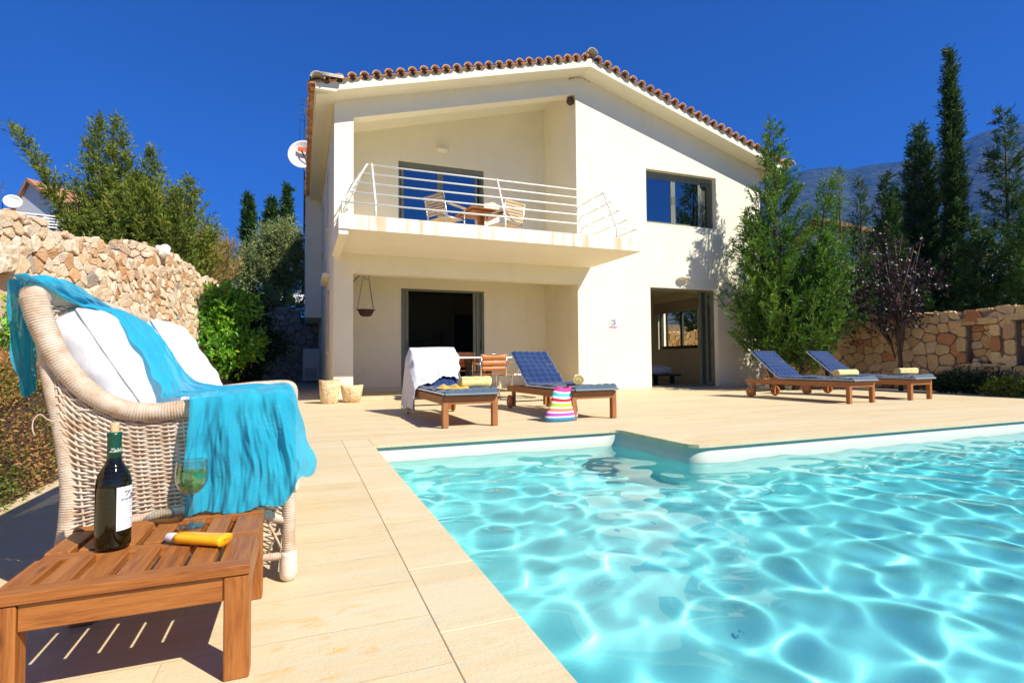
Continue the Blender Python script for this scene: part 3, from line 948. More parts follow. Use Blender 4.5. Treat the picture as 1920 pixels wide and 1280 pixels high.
# ---- purple plum trees on thin trunks before the wall
def plum(y, label, seed, lumps, n, ht):
    x = 11.55
    rg = random.Random(seed)
    bl = [(dx, dy, dz, r, r, r * 1.2) for dx, dy, dz, r in lumps]
    tr = [([(0, 0, -.05), (.02, 0, .6), (-.02, .01, 1.2), (.03, 0, 1.8)], .045, .03)]
    for k in range(7):
        a = rg.uniform(0, 6.28); tr.append(([(0, 0, 1.2 + .08 * k), (.25 * math.cos(a), .25 * math.sin(a), 1.8 + .1 * k), (.5 * math.cos(a), .5 * math.sin(a), ht - rg.uniform(0, .7))], .018, .004))
    return blobs_tree((x, y, 0), bl, L_PLM, label, 'tree', 'plum_tree', seed, (.075, .045), n, tr, 'plum trees before the right wall', BARK, .25, .14, .5, tone0=.36)
plum(7.50, 'purple leaved plum tree on a thin trunk tied beside the blue ribbon', 51, [(0, 0, 1.9, .55), (.2, .5, 2.3, .65), (-.1, -.4, 2.3, .6), (0, .1, 2.8, .5), (0, 1.0, 2.0, .5), (0, -.1, 1.5, .4), (0, .6, 1.5, .4)], 3400, 3.4)
plum(9.18, 'small purple leaved plum tree half hidden behind the big bright conifer', 52, [(0, 0, 2.0, .45), (.1, .4, 2.5, .4), (0, -.4, 2.2, .5), (0, -.5, 1.5, .35)], 2200, 3.0)
# plants in the bed at the foot of the right wall
for i, (x, y, lab, s_, mat) in enumerate(((11.72, 6.58, 'dark low shrub in the shade at the foot of the right wall', .42, L_DRK), (11.72, 6.06, 'dark spreading shrub under the second niche of the right wall', .45, L_DRK), (11.35, 5.44, 'pale succulent shrub at the right end of the planting bed', .34, L_JUN))):
    blobs_tree((x, y, -.02), [(0, 0, .18 * s_ / .4, s_ * .6, s_, s_ * .6), (0, .3, .12, s_ * .5, s_ * .7, s_ * .4)], mat, lab, 'shrub', 'shrub', 60 + i, (.06, .022), 2600, None, 'shrubs in the bed below the right wall', BARK, .3, .1, .8, trunk_name='stem')

# ---- left: junipers above the stone wall
GZ = 2.25
conifer((-3.72, 14.0, GZ - .1), [(-.30, -.1, .1, 3.62, 1.10, -.08, 0, 'skirt'), (-.02, .2, .1, 3.80, 1.10, -.10, 0, 'skirt'), (-.65, -.3, .9, 2.4, .42, -1.10, 0, 'skirt'), (.45, .3, .1, 3.25, 1.05, .10, 0, 'skirt'), (-.4, .3, .1, 1.7, 1.1, -.35, .1, 'skirt'), (.3, -.4, .1, 2.2, 1.5, .4, -.2, 'skirt'), (1.0, -.2, .1, 2.5, 1.25, .40, 0, 'skirt'), (.2, .1, .1, 2.6, 1.4, .1, 0, 'skirt')],
        L_JUN, 'many-topped olive green juniper above the left stone wall', seed=41, spray=.11, dens=1.85, width=.019, up=.85, group='junipers above the left wall')
conifer((-3.5, 15.0, GZ - .1), [(.2, 0, .0, 2.35, 1.3, .6, 0, 'skirt'), (.7, .1, 0, 1.9, 1.2, .7, 0, 'skirt'), (-.4, 0, 0, 2.7, 1.2, .2, 0, 'skirt'), (.4, -.3, 0, 1.4, 1.1, .5, -.1, 'skirt')],
        L_JUN, 'low spreading juniper with swept tips right of the many-topped one', seed=42, spray=.13, dens=1.6, width=.022, up=.45, group='junipers above the left wall')
conifer((-4.6, 12.4, GZ - .2), [(.1, 0, 0, .55, .8, 0, 0, 'skirt'), (.9, .2, 0, .95, 1.0, .2, 0, 'skirt'), (-.6, 0, 0, .40, .6, 0, 0, 'skirt')],
        L_JUN, 'low bushy juniper along the top of the left wall near the white house', seed=43, spray=.12, dens=1.3, width=.022, up=.5, group='junipers above the left wall')
# broom, olive, background greenery, far cypresses
conifer((-2.38, 15.9, 2.15), [(dx, dy, 0, 1.55, .90, dx * .8, dy * .8, 'bush') for dx, dy in ((0, 0), (.35, .1), (-.35, .05), (.1, -.3), (-.15, .3))],
        L_BRM, 'round dry yellow broom bush behind the end of the left wall', cat='shrub', name='broom_bush', seed=44, spray=.16, dens=.9, width=.012, up=2.2, base_r=.03)
blobs_tree((-.72, 21.0, 2.2), [(0, 0, 2.3, 1.1, 1.0, .95), (-.8, 0, 2.0, .75, .8, .7), (.75, .2, 2.0, .8, .8, .75), (.1, -.2, 2.9, .8, .8, .6), (-.4, .1, 1.4, .65, .6, .4), (.7, -.1, 1.3, .6, .6, .4), (-1.1, 0, 1.35, .4, .45, .35)],
           L_OLV, 'round olive tree with dark twisted limbs beside the left side of the villa', 'tree', 'olive_tree', 45, (.12, .028), 30000,
           [([(.15, 0, -.3), (.1, 0, .2), (-.15, 0, .7), (-.45, 0, 1.3)], .07, .03), ([(.15, 0, -.2), (.3, 0, .25), (.7, 0, .6), (1.0, 0, 1.1)], .06, .025), ([(.12, 0, 0), (.15, 0, .5), (.1, 0, 1.5)], .05, .02)], None, BARK_G, .35, .16, .7)
blobs_tree((-3.0, 21.5, 2.2), [(0, 0, 1.9, 1.0, .9, 1.2), (-1.0, .3, 1.6, .9, .9, 1.1), (.6, .4, 1.3, .7, .8, .8)], L_JUN, 'rounded green tree between the junipers and the far cypresses', 'tree', 'leafy_tree', 46, (.09, .03), 14000, None, None, BARK_G, .4, .16, .6)
blobs_tree((-1.2, 19.9, 2.2), [(-.5, 0, .45, 1.2, .6, .7), (.8, .2, .35, .8, .5, .55), (1.7, .6, .35, .7, .5, .5), (-1.6, .3, .6, .9, .6, .8)], L_OLV, 'scrubby undergrowth around the foot of the olive tree', 'shrub', 'shrub', 47, (.09, .03), 13000, None, None, BARK_G, .3, .12, 1.0, trunk_name='stem')
for x, y, h, r, lab, sd in ((-2.75, 32.97, 9.74, 0.74, 'slim dark cypress on the skyline, leftmost of the far three', 71), (-1.61, 33.60, 9.82, 0.92, 'dark twin-tipped cypress on the skyline behind the olive tree', 72), (-0.73, 30.04, 9.56, 0.42, 'thinnest cypress on the skyline nearest the villa', 73)):
    conifer((x, y, 3.0), [(0, 0, .2, h - 3.2, r * 1.1, 0, 0, 'column')], L_CYP, lab, seed=sd, dens=1.5, up=2.0, spray=.22, width=.06, group='far cypresses on the left skyline')
# citrus bushes at the end of the wall
blobs_tree((-1.88, 13.2, 0), [(0, 0, 1.75, .75, .6, .55), (.45, 0, 1.85, .5, .5, .45), (-.45, 0, 1.6, .45, .5, .6), (.15, -.1, .95, .75, .6, .45), (.6, -.1, 1.1, .45, .5, .5), (-.2, -.1, .65, .45, .5, .3)],
           L_CIT, 'glossy bright green citrus bush in the sun at the end of the left wall', 'shrub', 'citrus_bush', 48, (.125, .055), 11500, [([(-.1, 0, -.02), (-.05, 0, .6), (.05, 0, 1.3)], .035, .02), ([(.05, 0, -.02), (.1, .05, .5), (.3, 0, 1.1)], .025, .012)], None, BARK, .45, .14, .5, tone0=.5)
blobs_tree((-1.15, 14.6, 0), [(0, 0, 1.9, .55, .5, .6), (.10, .1, 1.1, .6, .5, .6), (-.1, .1, .5, .5, .5, .4), (.55, .1, 1.1, .35, .4, .35)],
           L_DRK, 'dark green bush standing in the villa shade behind the citrus bush', 'shrub', 'dark_bush', 49, (.08, .035), 9000, None, None, BARK, .4, .12, .4, trunk_name='stem')
# left foreground: ground cover mound and small plants by the wall
def hedge():
    rg = np.random.default_rng(80)
    root = empty('ground_cover_bush', (-2.38, 4.5, 0), 0, 'rusty brown and green mound of ground cover behind the wicker sofa', 'shrub')
    n = 200000
    u = rg.uniform(-1, 1, n); v = rg.uniform(-1, 1, n)
    def hgt(x, y):
        r = np.sqrt((x / 1.0) ** 2 + (y / 1.0) ** 2 * .8)
        return .76 * np.sqrt(np.clip(1 - (np.abs(x)) ** 3.2, 0, 1)) * np.clip(1.1 - .25 * y * y, .5, 1.1) * (1 + .05 * np.sin(9 * x + 3 * y) + .04 * np.sin(17 * y + 5 * x))
    X = u * 1.08; Y = v * 2.3
    edge = 1 - np.abs(v) ** 6 * .35
    Z = hgt(u, v) * edge
    # overhang: drop leaves down the skirt
    t = rg.uniform(0, 1, n)
    sk = (np.abs(u) > .86)
    Z = np.where(sk, Z * t ** .6, Z) + rg.normal(0, .018, n)
    P = np.stack([X, Y, np.maximum(Z, .01)], 1)
    gx = np.sign(u) * np.abs(u) ** 2.2
    Nn = nrm(np.stack([gx * 1.6, np.zeros(n), np.full(n, .6)], 1))
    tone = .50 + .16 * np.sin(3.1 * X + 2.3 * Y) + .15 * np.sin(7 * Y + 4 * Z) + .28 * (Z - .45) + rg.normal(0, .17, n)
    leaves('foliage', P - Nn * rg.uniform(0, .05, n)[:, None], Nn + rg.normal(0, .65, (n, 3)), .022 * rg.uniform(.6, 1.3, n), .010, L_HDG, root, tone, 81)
    m = MB()
    def f(a, b):
        uu = a * 2 - 1; vv = b * 2 - 1
        return (uu * 1.02, vv * 2.25, float(hgt(np.array(uu), np.array(vv))) * (1 - abs(vv) ** 6 * .35) * .93 - .03)
    m.grid(f, 40, 60)
    m.build('twig_mass', simple('dead_twigs', (.07, .035, .015), .95, .4, 30, bumps=(60, 1, .03)), root)
    return root
hedge()
def sprigs(loc, lab, seed, n, h, sp, mat=L_CIT, leaf=(.06, .026)):
    rg = np.random.default_rng(seed)
    root = empty('leafy_plant', loc, 0, lab, 'plant', 'small leafy plants by the left wall')
    m = MB(); P = []; Dd = []
    for k in range(n):
        a = rg.uniform(0, 6.28); r = rg.uniform(.1, 1) * sp
        top = np.array([r * math.cos(a), r * math.sin(a), h * rg.uniform(.55, 1.0)])
        base = np.array([top[0] * .3, top[1] * .3, 0])
        m.tube([tuple(base), tuple((base + top) / 2 + rg.normal(0, .02, 3)), tuple(top)], [.006, .004, .002], 5)
        for j in range(34):
            f = rg.uniform(.3, 1); P.append(base + (top - base) * f); Dd.append(rg.normal(0, 1, 3) + np.array([0, 0, .6]))
    leaves('foliage', np.array(P), np.array(Dd), leaf[0], leaf[1], mat, root, rg.normal(.55, .2, len(P)), seed + 1, .15)
    m.build('stem', BARK_G, root)
    return root
sprigs((-2.46, 6.25, .1), 'bright leafy plant below the arch stones at the left edge', 83, 34, 1.30, .34)
sprigs((-1.98, 5.2, .5), 'sparse young plant sprouting between the mound and the left wall', 84, 7, .55, .28)
# ================================================================ stone walls
def m_stone(name, stops, bumpk=.5):
    t = NT(name); v = t.coord()
    tone = t.attr('tone')
    n1 = t.noise(v, 7, 6, .65, .4); n2 = t.noise(v, 28, 5, .7)
    c = t.ramp(tone, stops)
    c = t.mix(t.ramp(n1, [(.42, 0.0), (.62, .55)]), c, t.mix(.5, c, (.62, .36, .16)))
    c = t.mix(t.ramp(n2, [(.38, .55), (.58, 0.0)]), c, t.mix(.6, c, (.22, .14, .08)))
    b = t.bump(t.mix(.5, n1, t.mix(.5, n2, t.noise(v, 90, 4, .7))), bumpk * 1.5, .03)
    return t.pbr(c, .9, b, spec=.2)
ST_L = m_stone('pale_limestone', [(0, (.62, .46, .28)), (.3, (.74, .60, .42)), (.62, (.80, .69, .52)), (.80, (.68, .46, .27)), (.92, (.58, .31, .14)), (1, (.36, .33, .29))])
ST_R = m_stone('golden_limestone', [(0, (.62, .40, .17)), (.3, (.74, .51, .23)), (.6, (.80, .59, .30)), (.8, (.68, .42, .19)), (.93, (.55, .24, .09)), (1, (.46, .17, .06))])
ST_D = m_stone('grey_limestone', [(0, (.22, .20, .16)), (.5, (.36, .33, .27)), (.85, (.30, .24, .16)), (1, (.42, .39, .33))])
MORT_L = simple('pale_mortar', (.52, .38, .24), .95, .2, 10, bumps=(50, .8, .01))
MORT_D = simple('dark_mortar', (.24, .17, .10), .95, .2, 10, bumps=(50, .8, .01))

def clip(poly, px, py, nx, ny):
    out = []
    n = len(poly)
    for i in range(n):
        a = poly[i]; b = poly[(i + 1) % n]
        da = (a[0] - px) * nx + (a[1] - py) * ny; db = (b[0] - px) * nx + (b[1] - py) * ny
        if da <= 0: out.append(a)
        if (da < 0) != (db < 0) and abs(da - db) > 1e-12:
            t = da / (da - db); out.append((a[0] + (b[0] - a[0]) * t, a[1] + (b[1] - a[1]) * t))
    return out
def cells(w, h, size, seed, aspect=1.3, jit=.42, var=.5):
    rg = random.Random(seed)
    pts = []
    sy = size / math.sqrt(aspect); sx = size * math.sqrt(aspect)
    rows = max(1, int(round(h / sy))); sy = h / rows
    for r in range(-1, rows + 1):
        x = -sx * rg.random() - sx
        while x < w + sx:
            st = sx * rg.choice((1 - var, 1 - var * .4, 1, 1 + var * .6, 1 + var * 1.5))
            x += st
            pts.append((x - st / 2 + rg.uniform(-jit, jit) * sx * .5, (r + .5) * sy + rg.uniform(-jit, jit) * sy))
    # a few stones swallow their neighbours
    for _ in range(len(pts) // 9):
        if len(pts) > 8: pts.pop(rg.randrange(len(pts)))
    P = np.array(pts)
    out = []
    for i, p in enumerate(pts):
        if not (-.02 <= p[0] <= w + .02 and -.02 <= p[1] <= h + .02): continue
        d = np.hypot(P[:, 0] - p[0], (P[:, 1] - p[1]) * 1.0)
        nb = np.argsort(d)[1:20]
        poly = [(0, 0), (w, 0), (w, h), (0, h)]
        poly = [(max(0, p[0] - 3 * size), max(0, p[1] - 3 * size)), (min(w, p[0] + 3 * size), max(0, p[1] - 3 * size)), (min(w, p[0] + 3 * size), min(h, p[1] + 3 * size)), (max(0, p[0] - 3 * size), min(h, p[1] + 3 * size))]
        for j in nb:
            q = P[j]; nx, ny = q[0] - p[0], q[1] - p[1]
            poly = clip(poly, (q[0] + p[0]) / 2, (q[1] + p[1]) / 2, nx, ny)
            if len(poly) < 3: break
        if len(poly) >= 3: out.append(poly)
    return out
def area_c(poly):
    a = cx = cy = 0
    for i in range(len(poly)):
        x0, y0 = poly[i]; x1, y1 = poly[(i + 1) % len(poly)]; c = x0 * y1 - x1 * y0
        a += c; cx += (x0 + x1) * c; cy += (y0 + y1) * c
    a *= .5
    if abs(a) < 1e-9: return 0, 0, 0
    return a, cx / (6 * a), cy / (6 * a)
def stones(frame, polys, rg, gap=.011, relief=.045, topfn=None, skip=None, V=None, F=None, T=None, rot=0):
    """frame(s, z, depth) -> world point; appends rounded stones"""
    for poly in polys:
        a, cx, cy = area_c(poly)
        if abs(a) < .0007: continue
        if topfn and cy > topfn(cx): continue
        if skip and skip(cx, cy): continue
        # resample + round the outline
        pts = []
        n = len(poly)
        for i in range(n):
            p = poly[i]; q = poly[(i + 1) % n]
            L = math.hypot(q[0] - p[0], q[1] - p[1])
            if L < .012: continue
            for t in (.16, .5, .84): pts.append((p[0] + (q[0] - p[0]) * t, p[1] + (q[1] - p[1]) * t))
        if len(pts) < 5: continue
        r = math.sqrt(abs(a))
        k = max(.3, 1 - 2 * gap / r)
        j = [1 + rg.uniform(-.05, .05) for _ in pts]
        ring0 = [(cx + (x - cx) * k * jj, cy + (y - cy) * k * jj) for (x, y), jj in zip(pts, j)]
        if topfn: ring0 = [(x, min(y, topfn(x) + rg.uniform(-.005, .035))) for x, y in ring0]
        d1 = relief * rg.uniform(.5, 1.3) * min(1.2, .45 + r * 3.0)
        tx, ty = rg.uniform(-.18, .18), rg.uniform(-.18, .18)
        rings = [(1.0, -.03), (1.0, d1 * .62), (.955, d1 * .94), (.66, d1)]
        b = len(V); m_ = len(ring0); tone = rg.random()
        for s_, d in rings:
            for (x, y) in ring0:
                dd = d + ((x - cx) * tx + (y - cy) * ty) * (1 if d > .0 else 0) + (rg.uniform(-.11, .11) * d1 if d > d1 * .5 else 0)
                V.append(frame(cx + (x - cx) * s_, cy + (y - cy) * s_, dd)); T.append(tone)
        V.append(frame(cx, cy, d1 * 1.03)); T.append(tone)
        for q in range(3):
            for i in range(m_):
                l = (i + 1) % m_
                F.append((b + q * m_ + i, b + q * m_ + l, b + (q + 1) * m_ + l, b + (q + 1) * m_ + i))
        c = b + 4 * m_
        for i in range(m_): F.append((b + 3 * m_ + i, b + 3 * m_ + (i + 1) % m_, c))
def stone_obj(name, V, F, T, mats, parent=None, backing=None):
    me = bpy.data.meshes.new(name)
    V = list(V); F = list(F); nS = len(F)
    mi = [0] * nS
    if backing:
        b = len(V); V += backing.v; T = T + [.5] * len(backing.v)
        F += [tuple(b + i for i in f) for f in backing.f]; mi += [1] * len(backing.f)
    me.from_pydata([tuple(v) for v in V], [], F)
    for m_ in mats: me.materials.append(m_)
    me.polygons.foreach_set('material_index', mi)
    me.polygons.foreach_set('use_smooth', [False for m_ in mi])
    at_ = me.attributes.new('tone', 'FLOAT', 'POINT'); at_.data.foreach_set('value', T)
    me.update()
    bm = bmesh.new(); bm.from_mesh(me); bmesh.ops.recalc_face_normals(bm, faces=bm.faces); bm.to_mesh(me); bm.free()
    o = bpy.data.objects.new(name, me); COL.objects.link(o); o.parent = parent
    return o

def path_frame(P, side=1):
    P = [Vector((a, b, 0)) for a, b in P]
    seg = [(P[i + 1] - P[i]).length for i in range(len(P) - 1)]
    cum = [0]
    for s in seg: cum.append(cum[-1] + s)
    def frame(s, z, d):
        s = max(0, min(cum[-1] - 1e-6, s)); i = 0
        while i < len(seg) - 1 and s > cum[i + 1]: i += 1
        t = (P[i + 1] - P[i]) / seg[i]; n = Vector((t.y, -t.x, 0)) * side
        # blend the normal near the corners
        w = P[i] + t * (s - cum[i]) + n * d
        return (w.x, w.y, z)
    return frame, cum[-1]
def stone_wall(name, P, H, topfn, size, seed, mats, label, side=1, thick=.42, relief=.05, gap=.011, both=False, skip=None, cap=True, aspect=1.3, group=None):
    rg = random.Random(seed)
    frame, L = path_frame(P, side)
    V, F, T = [], [], []
    polys = cells(L, H, size, seed, aspect)
    stones(frame, polys, rg, gap, relief, topfn, skip, V, F, T)
    if cap:
        # irregular stones along the top
        fr2 = lambda s, d, z: (*frame(s, 0, -d)[:2], topfn(s) + z - .035)
        capc = cells(L, thick, size * .9, seed + 1, 1.2)
        stones(fr2, capc, rg, gap, relief * 1.3, None, None, V, F, T)
    m = MB()
    n = max(2, int(L / .12))
    vs = []
    for i in range(n + 1):
        s = L * i / n
        for (d, z) in ((-.012, 0), (-.012, topfn(s) - .07), (-thick, topfn(s) - .07), (-thick, 0)):
            vs.append(frame(s, z, d))
    fs = []
    for i in range(n):
        s = L * (i + .5) / n
        for k in range(3):
            if k == 0 and skip and False: continue
            fs.append((i * 4 + k, i * 4 + k + 1, (i + 1) * 4 + k + 1, (i + 1) * 4 + k))
    fs.append((0, 1, 2, 3)); fs.append((n * 4, n * 4 + 3, n * 4 + 2, n * 4 + 1))
    m.add(vs, fs)
    o = stone_obj(name, V, F, T, mats, None, m)
    return o, frame, L

# ---- left wall
PL = [(-4.55, -.5), (-3.75, 3.7), (-3.05, 7.3), (-2.42, 10.62)]
def topL(s): return 2.41 + .03 * math.sin(s * 2.1) + .03 * math.sin(s * 5.3) + .02 * math.sin(s * 11) - max(0, s - 8.2) * .025
wall_l, frL, LL = stone_wall('stone_wall', PL, 2.7, topL, .145, 101, [ST_L, MORT_L], '', relief=.036, gap=.007, skip=lambda s, z: z < 1.28 + math.sqrt(max(0, .60 ** 2 - (s - 7.94) ** 2)) and abs(s - 7.94) < .60)
tag(wall_l, 'tall sunlit rubble stone wall running along the left side of the terrace', 'wall', 'stone walls around the terrace')
P2 = [(-2.98, 10.66), (-2.43, 10.60), (-2.16, 11.98)]
def topP(s): return 2.70 + .05 * math.sin(s * 4 + 1)
wall_p, _, _ = stone_wall('stone_pier', P2, 2.95, topP, .14, 105, [ST_L, MORT_L], '', relief=.035, thick=.55, gap=.006)
tag(wall_p, 'raised stone pier with a white boulder on top at the step of the left wall', 'wall', 'stone walls around the terrace')
P3 = [(-2.22, 12.0), (-1.95, 13.0), (-1.65, 14.6), (-1.3, 16.4)]
def topQ(s): return 2.66 - .10 * s + .05 * math.sin(s * 5)
wall_q, _, _ = stone_wall('stone_wall', P3, 2.8, topQ, .135, 107, [ST_L, MORT_L], '', relief=.034, gap=.006)
tag(wall_q, 'rubble stone wall falling away behind the citrus bush', 'wall', 'stone walls around the terrace')
# far wall across, in the shade of the villa
P4 = [(-1.45, 19.6), (-.05, 19.3), (.60, 19.2)]
def topF(s): return 2.55 - .12 * s if s < 1.4 else 1.92
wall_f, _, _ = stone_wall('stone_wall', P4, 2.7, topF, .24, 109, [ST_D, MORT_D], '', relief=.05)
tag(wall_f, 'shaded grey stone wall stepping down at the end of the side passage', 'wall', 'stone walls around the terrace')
# ---- right wall with two niches
XRW = 11.9
NICH = [(6.09, 6.47, .56, 1.29), (5.33, 5.70, .50, 1.34)]      # y0, y1, z0, z1
PR = [(XRW, 16.2), (XRW, 2.6)]
ytos = lambda y: 16.2 - y
def skipR(s, z):
    y = 16.2 - s
    return any(a - .12 < y < b + .12 and c - .02 < z < d + .09 for a, b, c, d in NICH)
def topR(s): return 1.585 + .02 * math.sin(s * 3.1) + .012 * math.sin(s * 7)
rgR = random.Random(120)
frR, LR = path_frame(PR, 1)
V, F, T = [], [], []
stones(frR, cells(LR, 1.72, .205, 121, 1.25), rgR, .008, .024, topR, skipR, V, F, T)
stones(lambda s, d, z: (*frR(s, 0, -d)[:2], topR(s) + z - .02), cells(LR, .42, .19, 122, 1.3), rgR, .008, .022, None, None, V, F, T)
def rect(a, b, c, d): return [(a, c), (b, c), (b, d), (a, d)]
q = []
for (a, b, c, d) in NICH:
    s0, s1 = ytos(b), ytos(a)
    zs = [c - .06, c + .17, c + .42, d - .12, d + .0]
    for z0, z1 in ((c, c + .22), (c + .22, c + .5), (c + .5, d)):
        q.append(rect(s0 - .17, s0, z0, z1)); q.append(rect(s1, s1 + .17, z0, z1))
    q.append(rect(s0 - .17, s0 + .16, d, d + .13)); q.append(rect(s0 + .16, s1 + .17, d, d + .13))
    q.append(rect(s0 - .17, s1 + .17, c - .06, c))
    bk = cells(b - a, d - c, .17, int(a * 100), 1.2)
    stones(lambda s, z, dd, s0=s0, c=c: frR(s0 + s, c + z, dd - .15), bk, rgR, .008, .03, None, None, V, F, T)
stones(frR, q, rgR, .006, .03, None, None, V, F, T)
m = MB()
holes = [[(a, c), (b, c), (b, d), (a, d)] for a, b, c, d in NICH]
m.wall_xz([(2.6, 0), (16.2, 0), (16.2, 1.56), (2.6, 1.56)], holes, XRW + .012, XRW + .16, axis='x')
m.box(XRW + .17, XRW + .42, 2.6, 16.2, 0, 1.555)
wall_r = stone_obj('stone_wall', V, F, T, [ST_R, MORT_D], None, m)
tag(wall_r, 'shaded golden stone wall with two small niches along the right of the terrace', 'wall', 'stone walls around the terrace')
# a loose stone lying in the near niche, blue ribbon by the plum trunk
def rock(name, c, s, seed, mat, label, sz=(1, 1, .7), group=None):
    rg = random.Random(seed); bm = bmesh.new(); bmesh.ops.create_icosphere(bm, subdivisions=3, radius=1)
    for v in bm.verts:
        n = v.co.normalized()
        k = 1 + .16 * math.sin(3 * n.x + seed) * math.sin(4 * n.y + seed * 2) + .10 * math.sin(6 * n.z + 5 * n.x)
        v.co = Vector((n.x * sz[0], n.y * sz[1], n.z * sz[2])) * s * k
    me = bpy.data.meshes.new(name); bm.to_mesh(me); bm.free(); me.materials.append(mat)
    for p in me.polygons: p.use_smooth = True
    a = me.attributes.new('tone', 'FLOAT', 'POINT'); a.data.foreach_set('value', [rg.random()] * len(me.vertices))
    o = bpy.data.objects.new(name, me); COL.objects.link(o); o.location = c
    return tag(o, label, 'stone', group)
rock('stone', (XRW + .07, 6.36, .615), .065, 5, ST_R, 'loose rounded stone lying in the left niche of the right wall')
rock('boulder', (-2.30, 11.05, 2.66), .13, 9, simple('white_boulder_stone', (.80, .76, .66), .9, .1, 8, bumps=(20, .5, .02)), 'white boulder set on the stone pier of the left wall', (1, 1, .9))
rock('stone', (10.95, 9.0, .07), .14, 12, ST_R, 'low pale stone on the paving behind the sun loungers', (1.4, 1, .5))
# arch stones of the niche at the left edge of the photo
m = MB()
cz0 = 1.28
VV, FF, TT = [], [], []
frA = lambda s, z, d: frL(s, z, d)
sc_ = None
def s_at(y):
    lo, hi = 0, LL
    for _ in range(40):
        mid = (lo + hi) / 2
        if frL(mid, 0, 0)[1] < y: lo = mid
        else: hi = mid
    return lo
sA = s_at(7.30)
arch = []
for k in range(7):
    a0 = math.pi * k / 7; a1 = math.pi * (k + 1) / 7
    arch.append([(sA + r_ * math.cos(a), cz0 + r_ * math.sin(a)) for a, r_ in ((a0, .40), (a0, .72), (a1, .72), (a1, .40))])
for k in range(4): arch.append(rect(sA + .40, sA + .72, cz0 - .36 * (k + 1), cz0 - .36 * k))
stones(frA, arch, random.Random(8), .008, .13, None, None, VV, FF, TT)
ar = stone_obj('arch_stones', VV, FF, TT, [ST_L], None)
ar.parent = wall_l

# ================================================================ terrain, hills, haze-far things
def strip_land(name, pts, mat):
    pass
# raised ground held by the left wall
m = MB()
def landL(u, v):
    y = -2 + 62 * v
    wx = np.interp(y, [-.5, 3.7, 7.3, 10.6, 14.6, 16.4, 19.5, 25, 60], [-4.9, -4.1, -3.42, -2.8, -2.05, -1.7, -1.45, 4, 14])
    x = wx - (60 * u ** 1.8)
    z = 2.18 + .02 * (wx - x) + .03 * max(0, y - 20) + .06 * math.sin(x * 1.3) * math.sin(y * .9)
    return (x, y, z)
m.grid(landL, 60, 90)
hl = m.build('hillside', simple('dry_hill_soil', (.13, .115, .05), .95, .4, 1.2, bumps=(6, 1, .1)), recalc=False)
tag(hl, kind='structure')
m = MB(); m.box(-1.46, 25, 19.65, 19.85, -.1, 2.2); m.build('terrace_edge', EARTH); tag(bpy.context.scene.objects['terrace_edge'], kind='structure')
m = MB()
m.grid(lambda u, v: (-1.46 + 60 * u, 19.7 + 40 * v, (2.1 if u < .12 else max(-.2, 2.1 - (u - .12) * 30))), 60, 30)
h2 = m.build('terrace_ground', simple('dry_grass_soil', (.16, .15, .06), .95, .4, 1.5, bumps=(6, 1, .1))); tag(h2, kind='structure')
# planting bed strip under the right wall
m = MB(); m.box(11.50, 11.9, 2.6, 16.2, -.05, -.02); tag(m.build('planting_bed', EARTH), kind='structure')

# mountain, a few kilometres away
def m_mount():
    t = NT('mountain_scrub'); v = t.coord()
    n1 = t.noise(v, .0035, 8, .62, .4); n2 = t.noise(v, .02, 6, .7); g = t.n('NewGeometry'); sx = t.n('SeparateXYZ'); t.l(g.outputs['Position'], sx.inputs[0])
    f = t.ramp(t.mix(.45, n1, n2), [(.40, 0.0), (.50, .6), (.60, 1.0)])
    c = t.mix(f, (.008, .024, .014), (.085, .085, .055))
    vv = t.voro(v, .035)
    c = t.mix(t.ramp(vv, [(.3, .6), (.6, 0.0)]), c, (.014, .03, .010))
    # forest cap near the crest
    hi = t.ramp(t.math('DIVIDE', sx.outputs[2], 1400.0), [(.55, 0.0), (.72, .65)])
    c = t.mix(hi, c, (.018, .032, .018))
    return t.pbr(c, .95, t.bump(t.mix(.5, n2, vv), 1.0, 14.0), spec=.1)
RID = [(-200, 470), (600, 440), (1100, 380), (1480, 330), (1530, 316), (1570, 311), (1600, 317), (1640, 309), (1700, 301), (1740, 287), (1780, 277), (1820, 262), (1850, 247), (1885, 236), (1930, 230), (2100, 215), (2400, 230), (3000, 300)]
def ridge(az):
    px = 960 + 1012 * math.tan(max(-1.2, min(1.25, az - YAW)))
    py = np.interp(px, [a for a, _ in RID], [b for _, b in RID])
    return (674 - py) / 1012 / math.cos(max(-1.2, min(1.2, az - YAW))) ** -1   # tan of elevation
nA, nR = 420, 150
az = np.linspace(R(24), R(96), nA); rr = np.concatenate([np.linspace(260, 3200, nR - 20), np.linspace(3260, 5000, 20)])
def vnoise(x, y, seed):
    rg_ = np.random.default_rng(seed); z = np.zeros_like(x)
    for o_ in range(6):
        for _ in range(5):
            th = rg_.uniform(0, 6.28); k = 2 ** o_ * rg_.uniform(.7, 1.3)
            z += np.sin(k * (x * np.cos(th) + y * np.sin(th)) + rg_.uniform(0, 6.28)) / (2 ** o_) / 5 * 1.3
    return z
A, Q = np.meshgrid(az, rr)
X = Q * np.sin(A); Y = Q * np.cos(A)
tanr = np.array([ridge(a) for a in az])
r0 = 2900.0
t = np.clip((Q - 500) / (r0 - 500), 0, 1)
prof = t ** 1.55
Hh = tanr[None, :] * r0 * prof
Hh = Hh + vnoise(X / 420, Y / 420, 4) * 26 * t * (1 - t * .72) * 2 + vnoise(X / 90, Y / 90, 7) * 5.0 * np.minimum(1, t * 4)
Hh = np.where(Q > r0, Hh - (Q - r0) * .25, Hh)
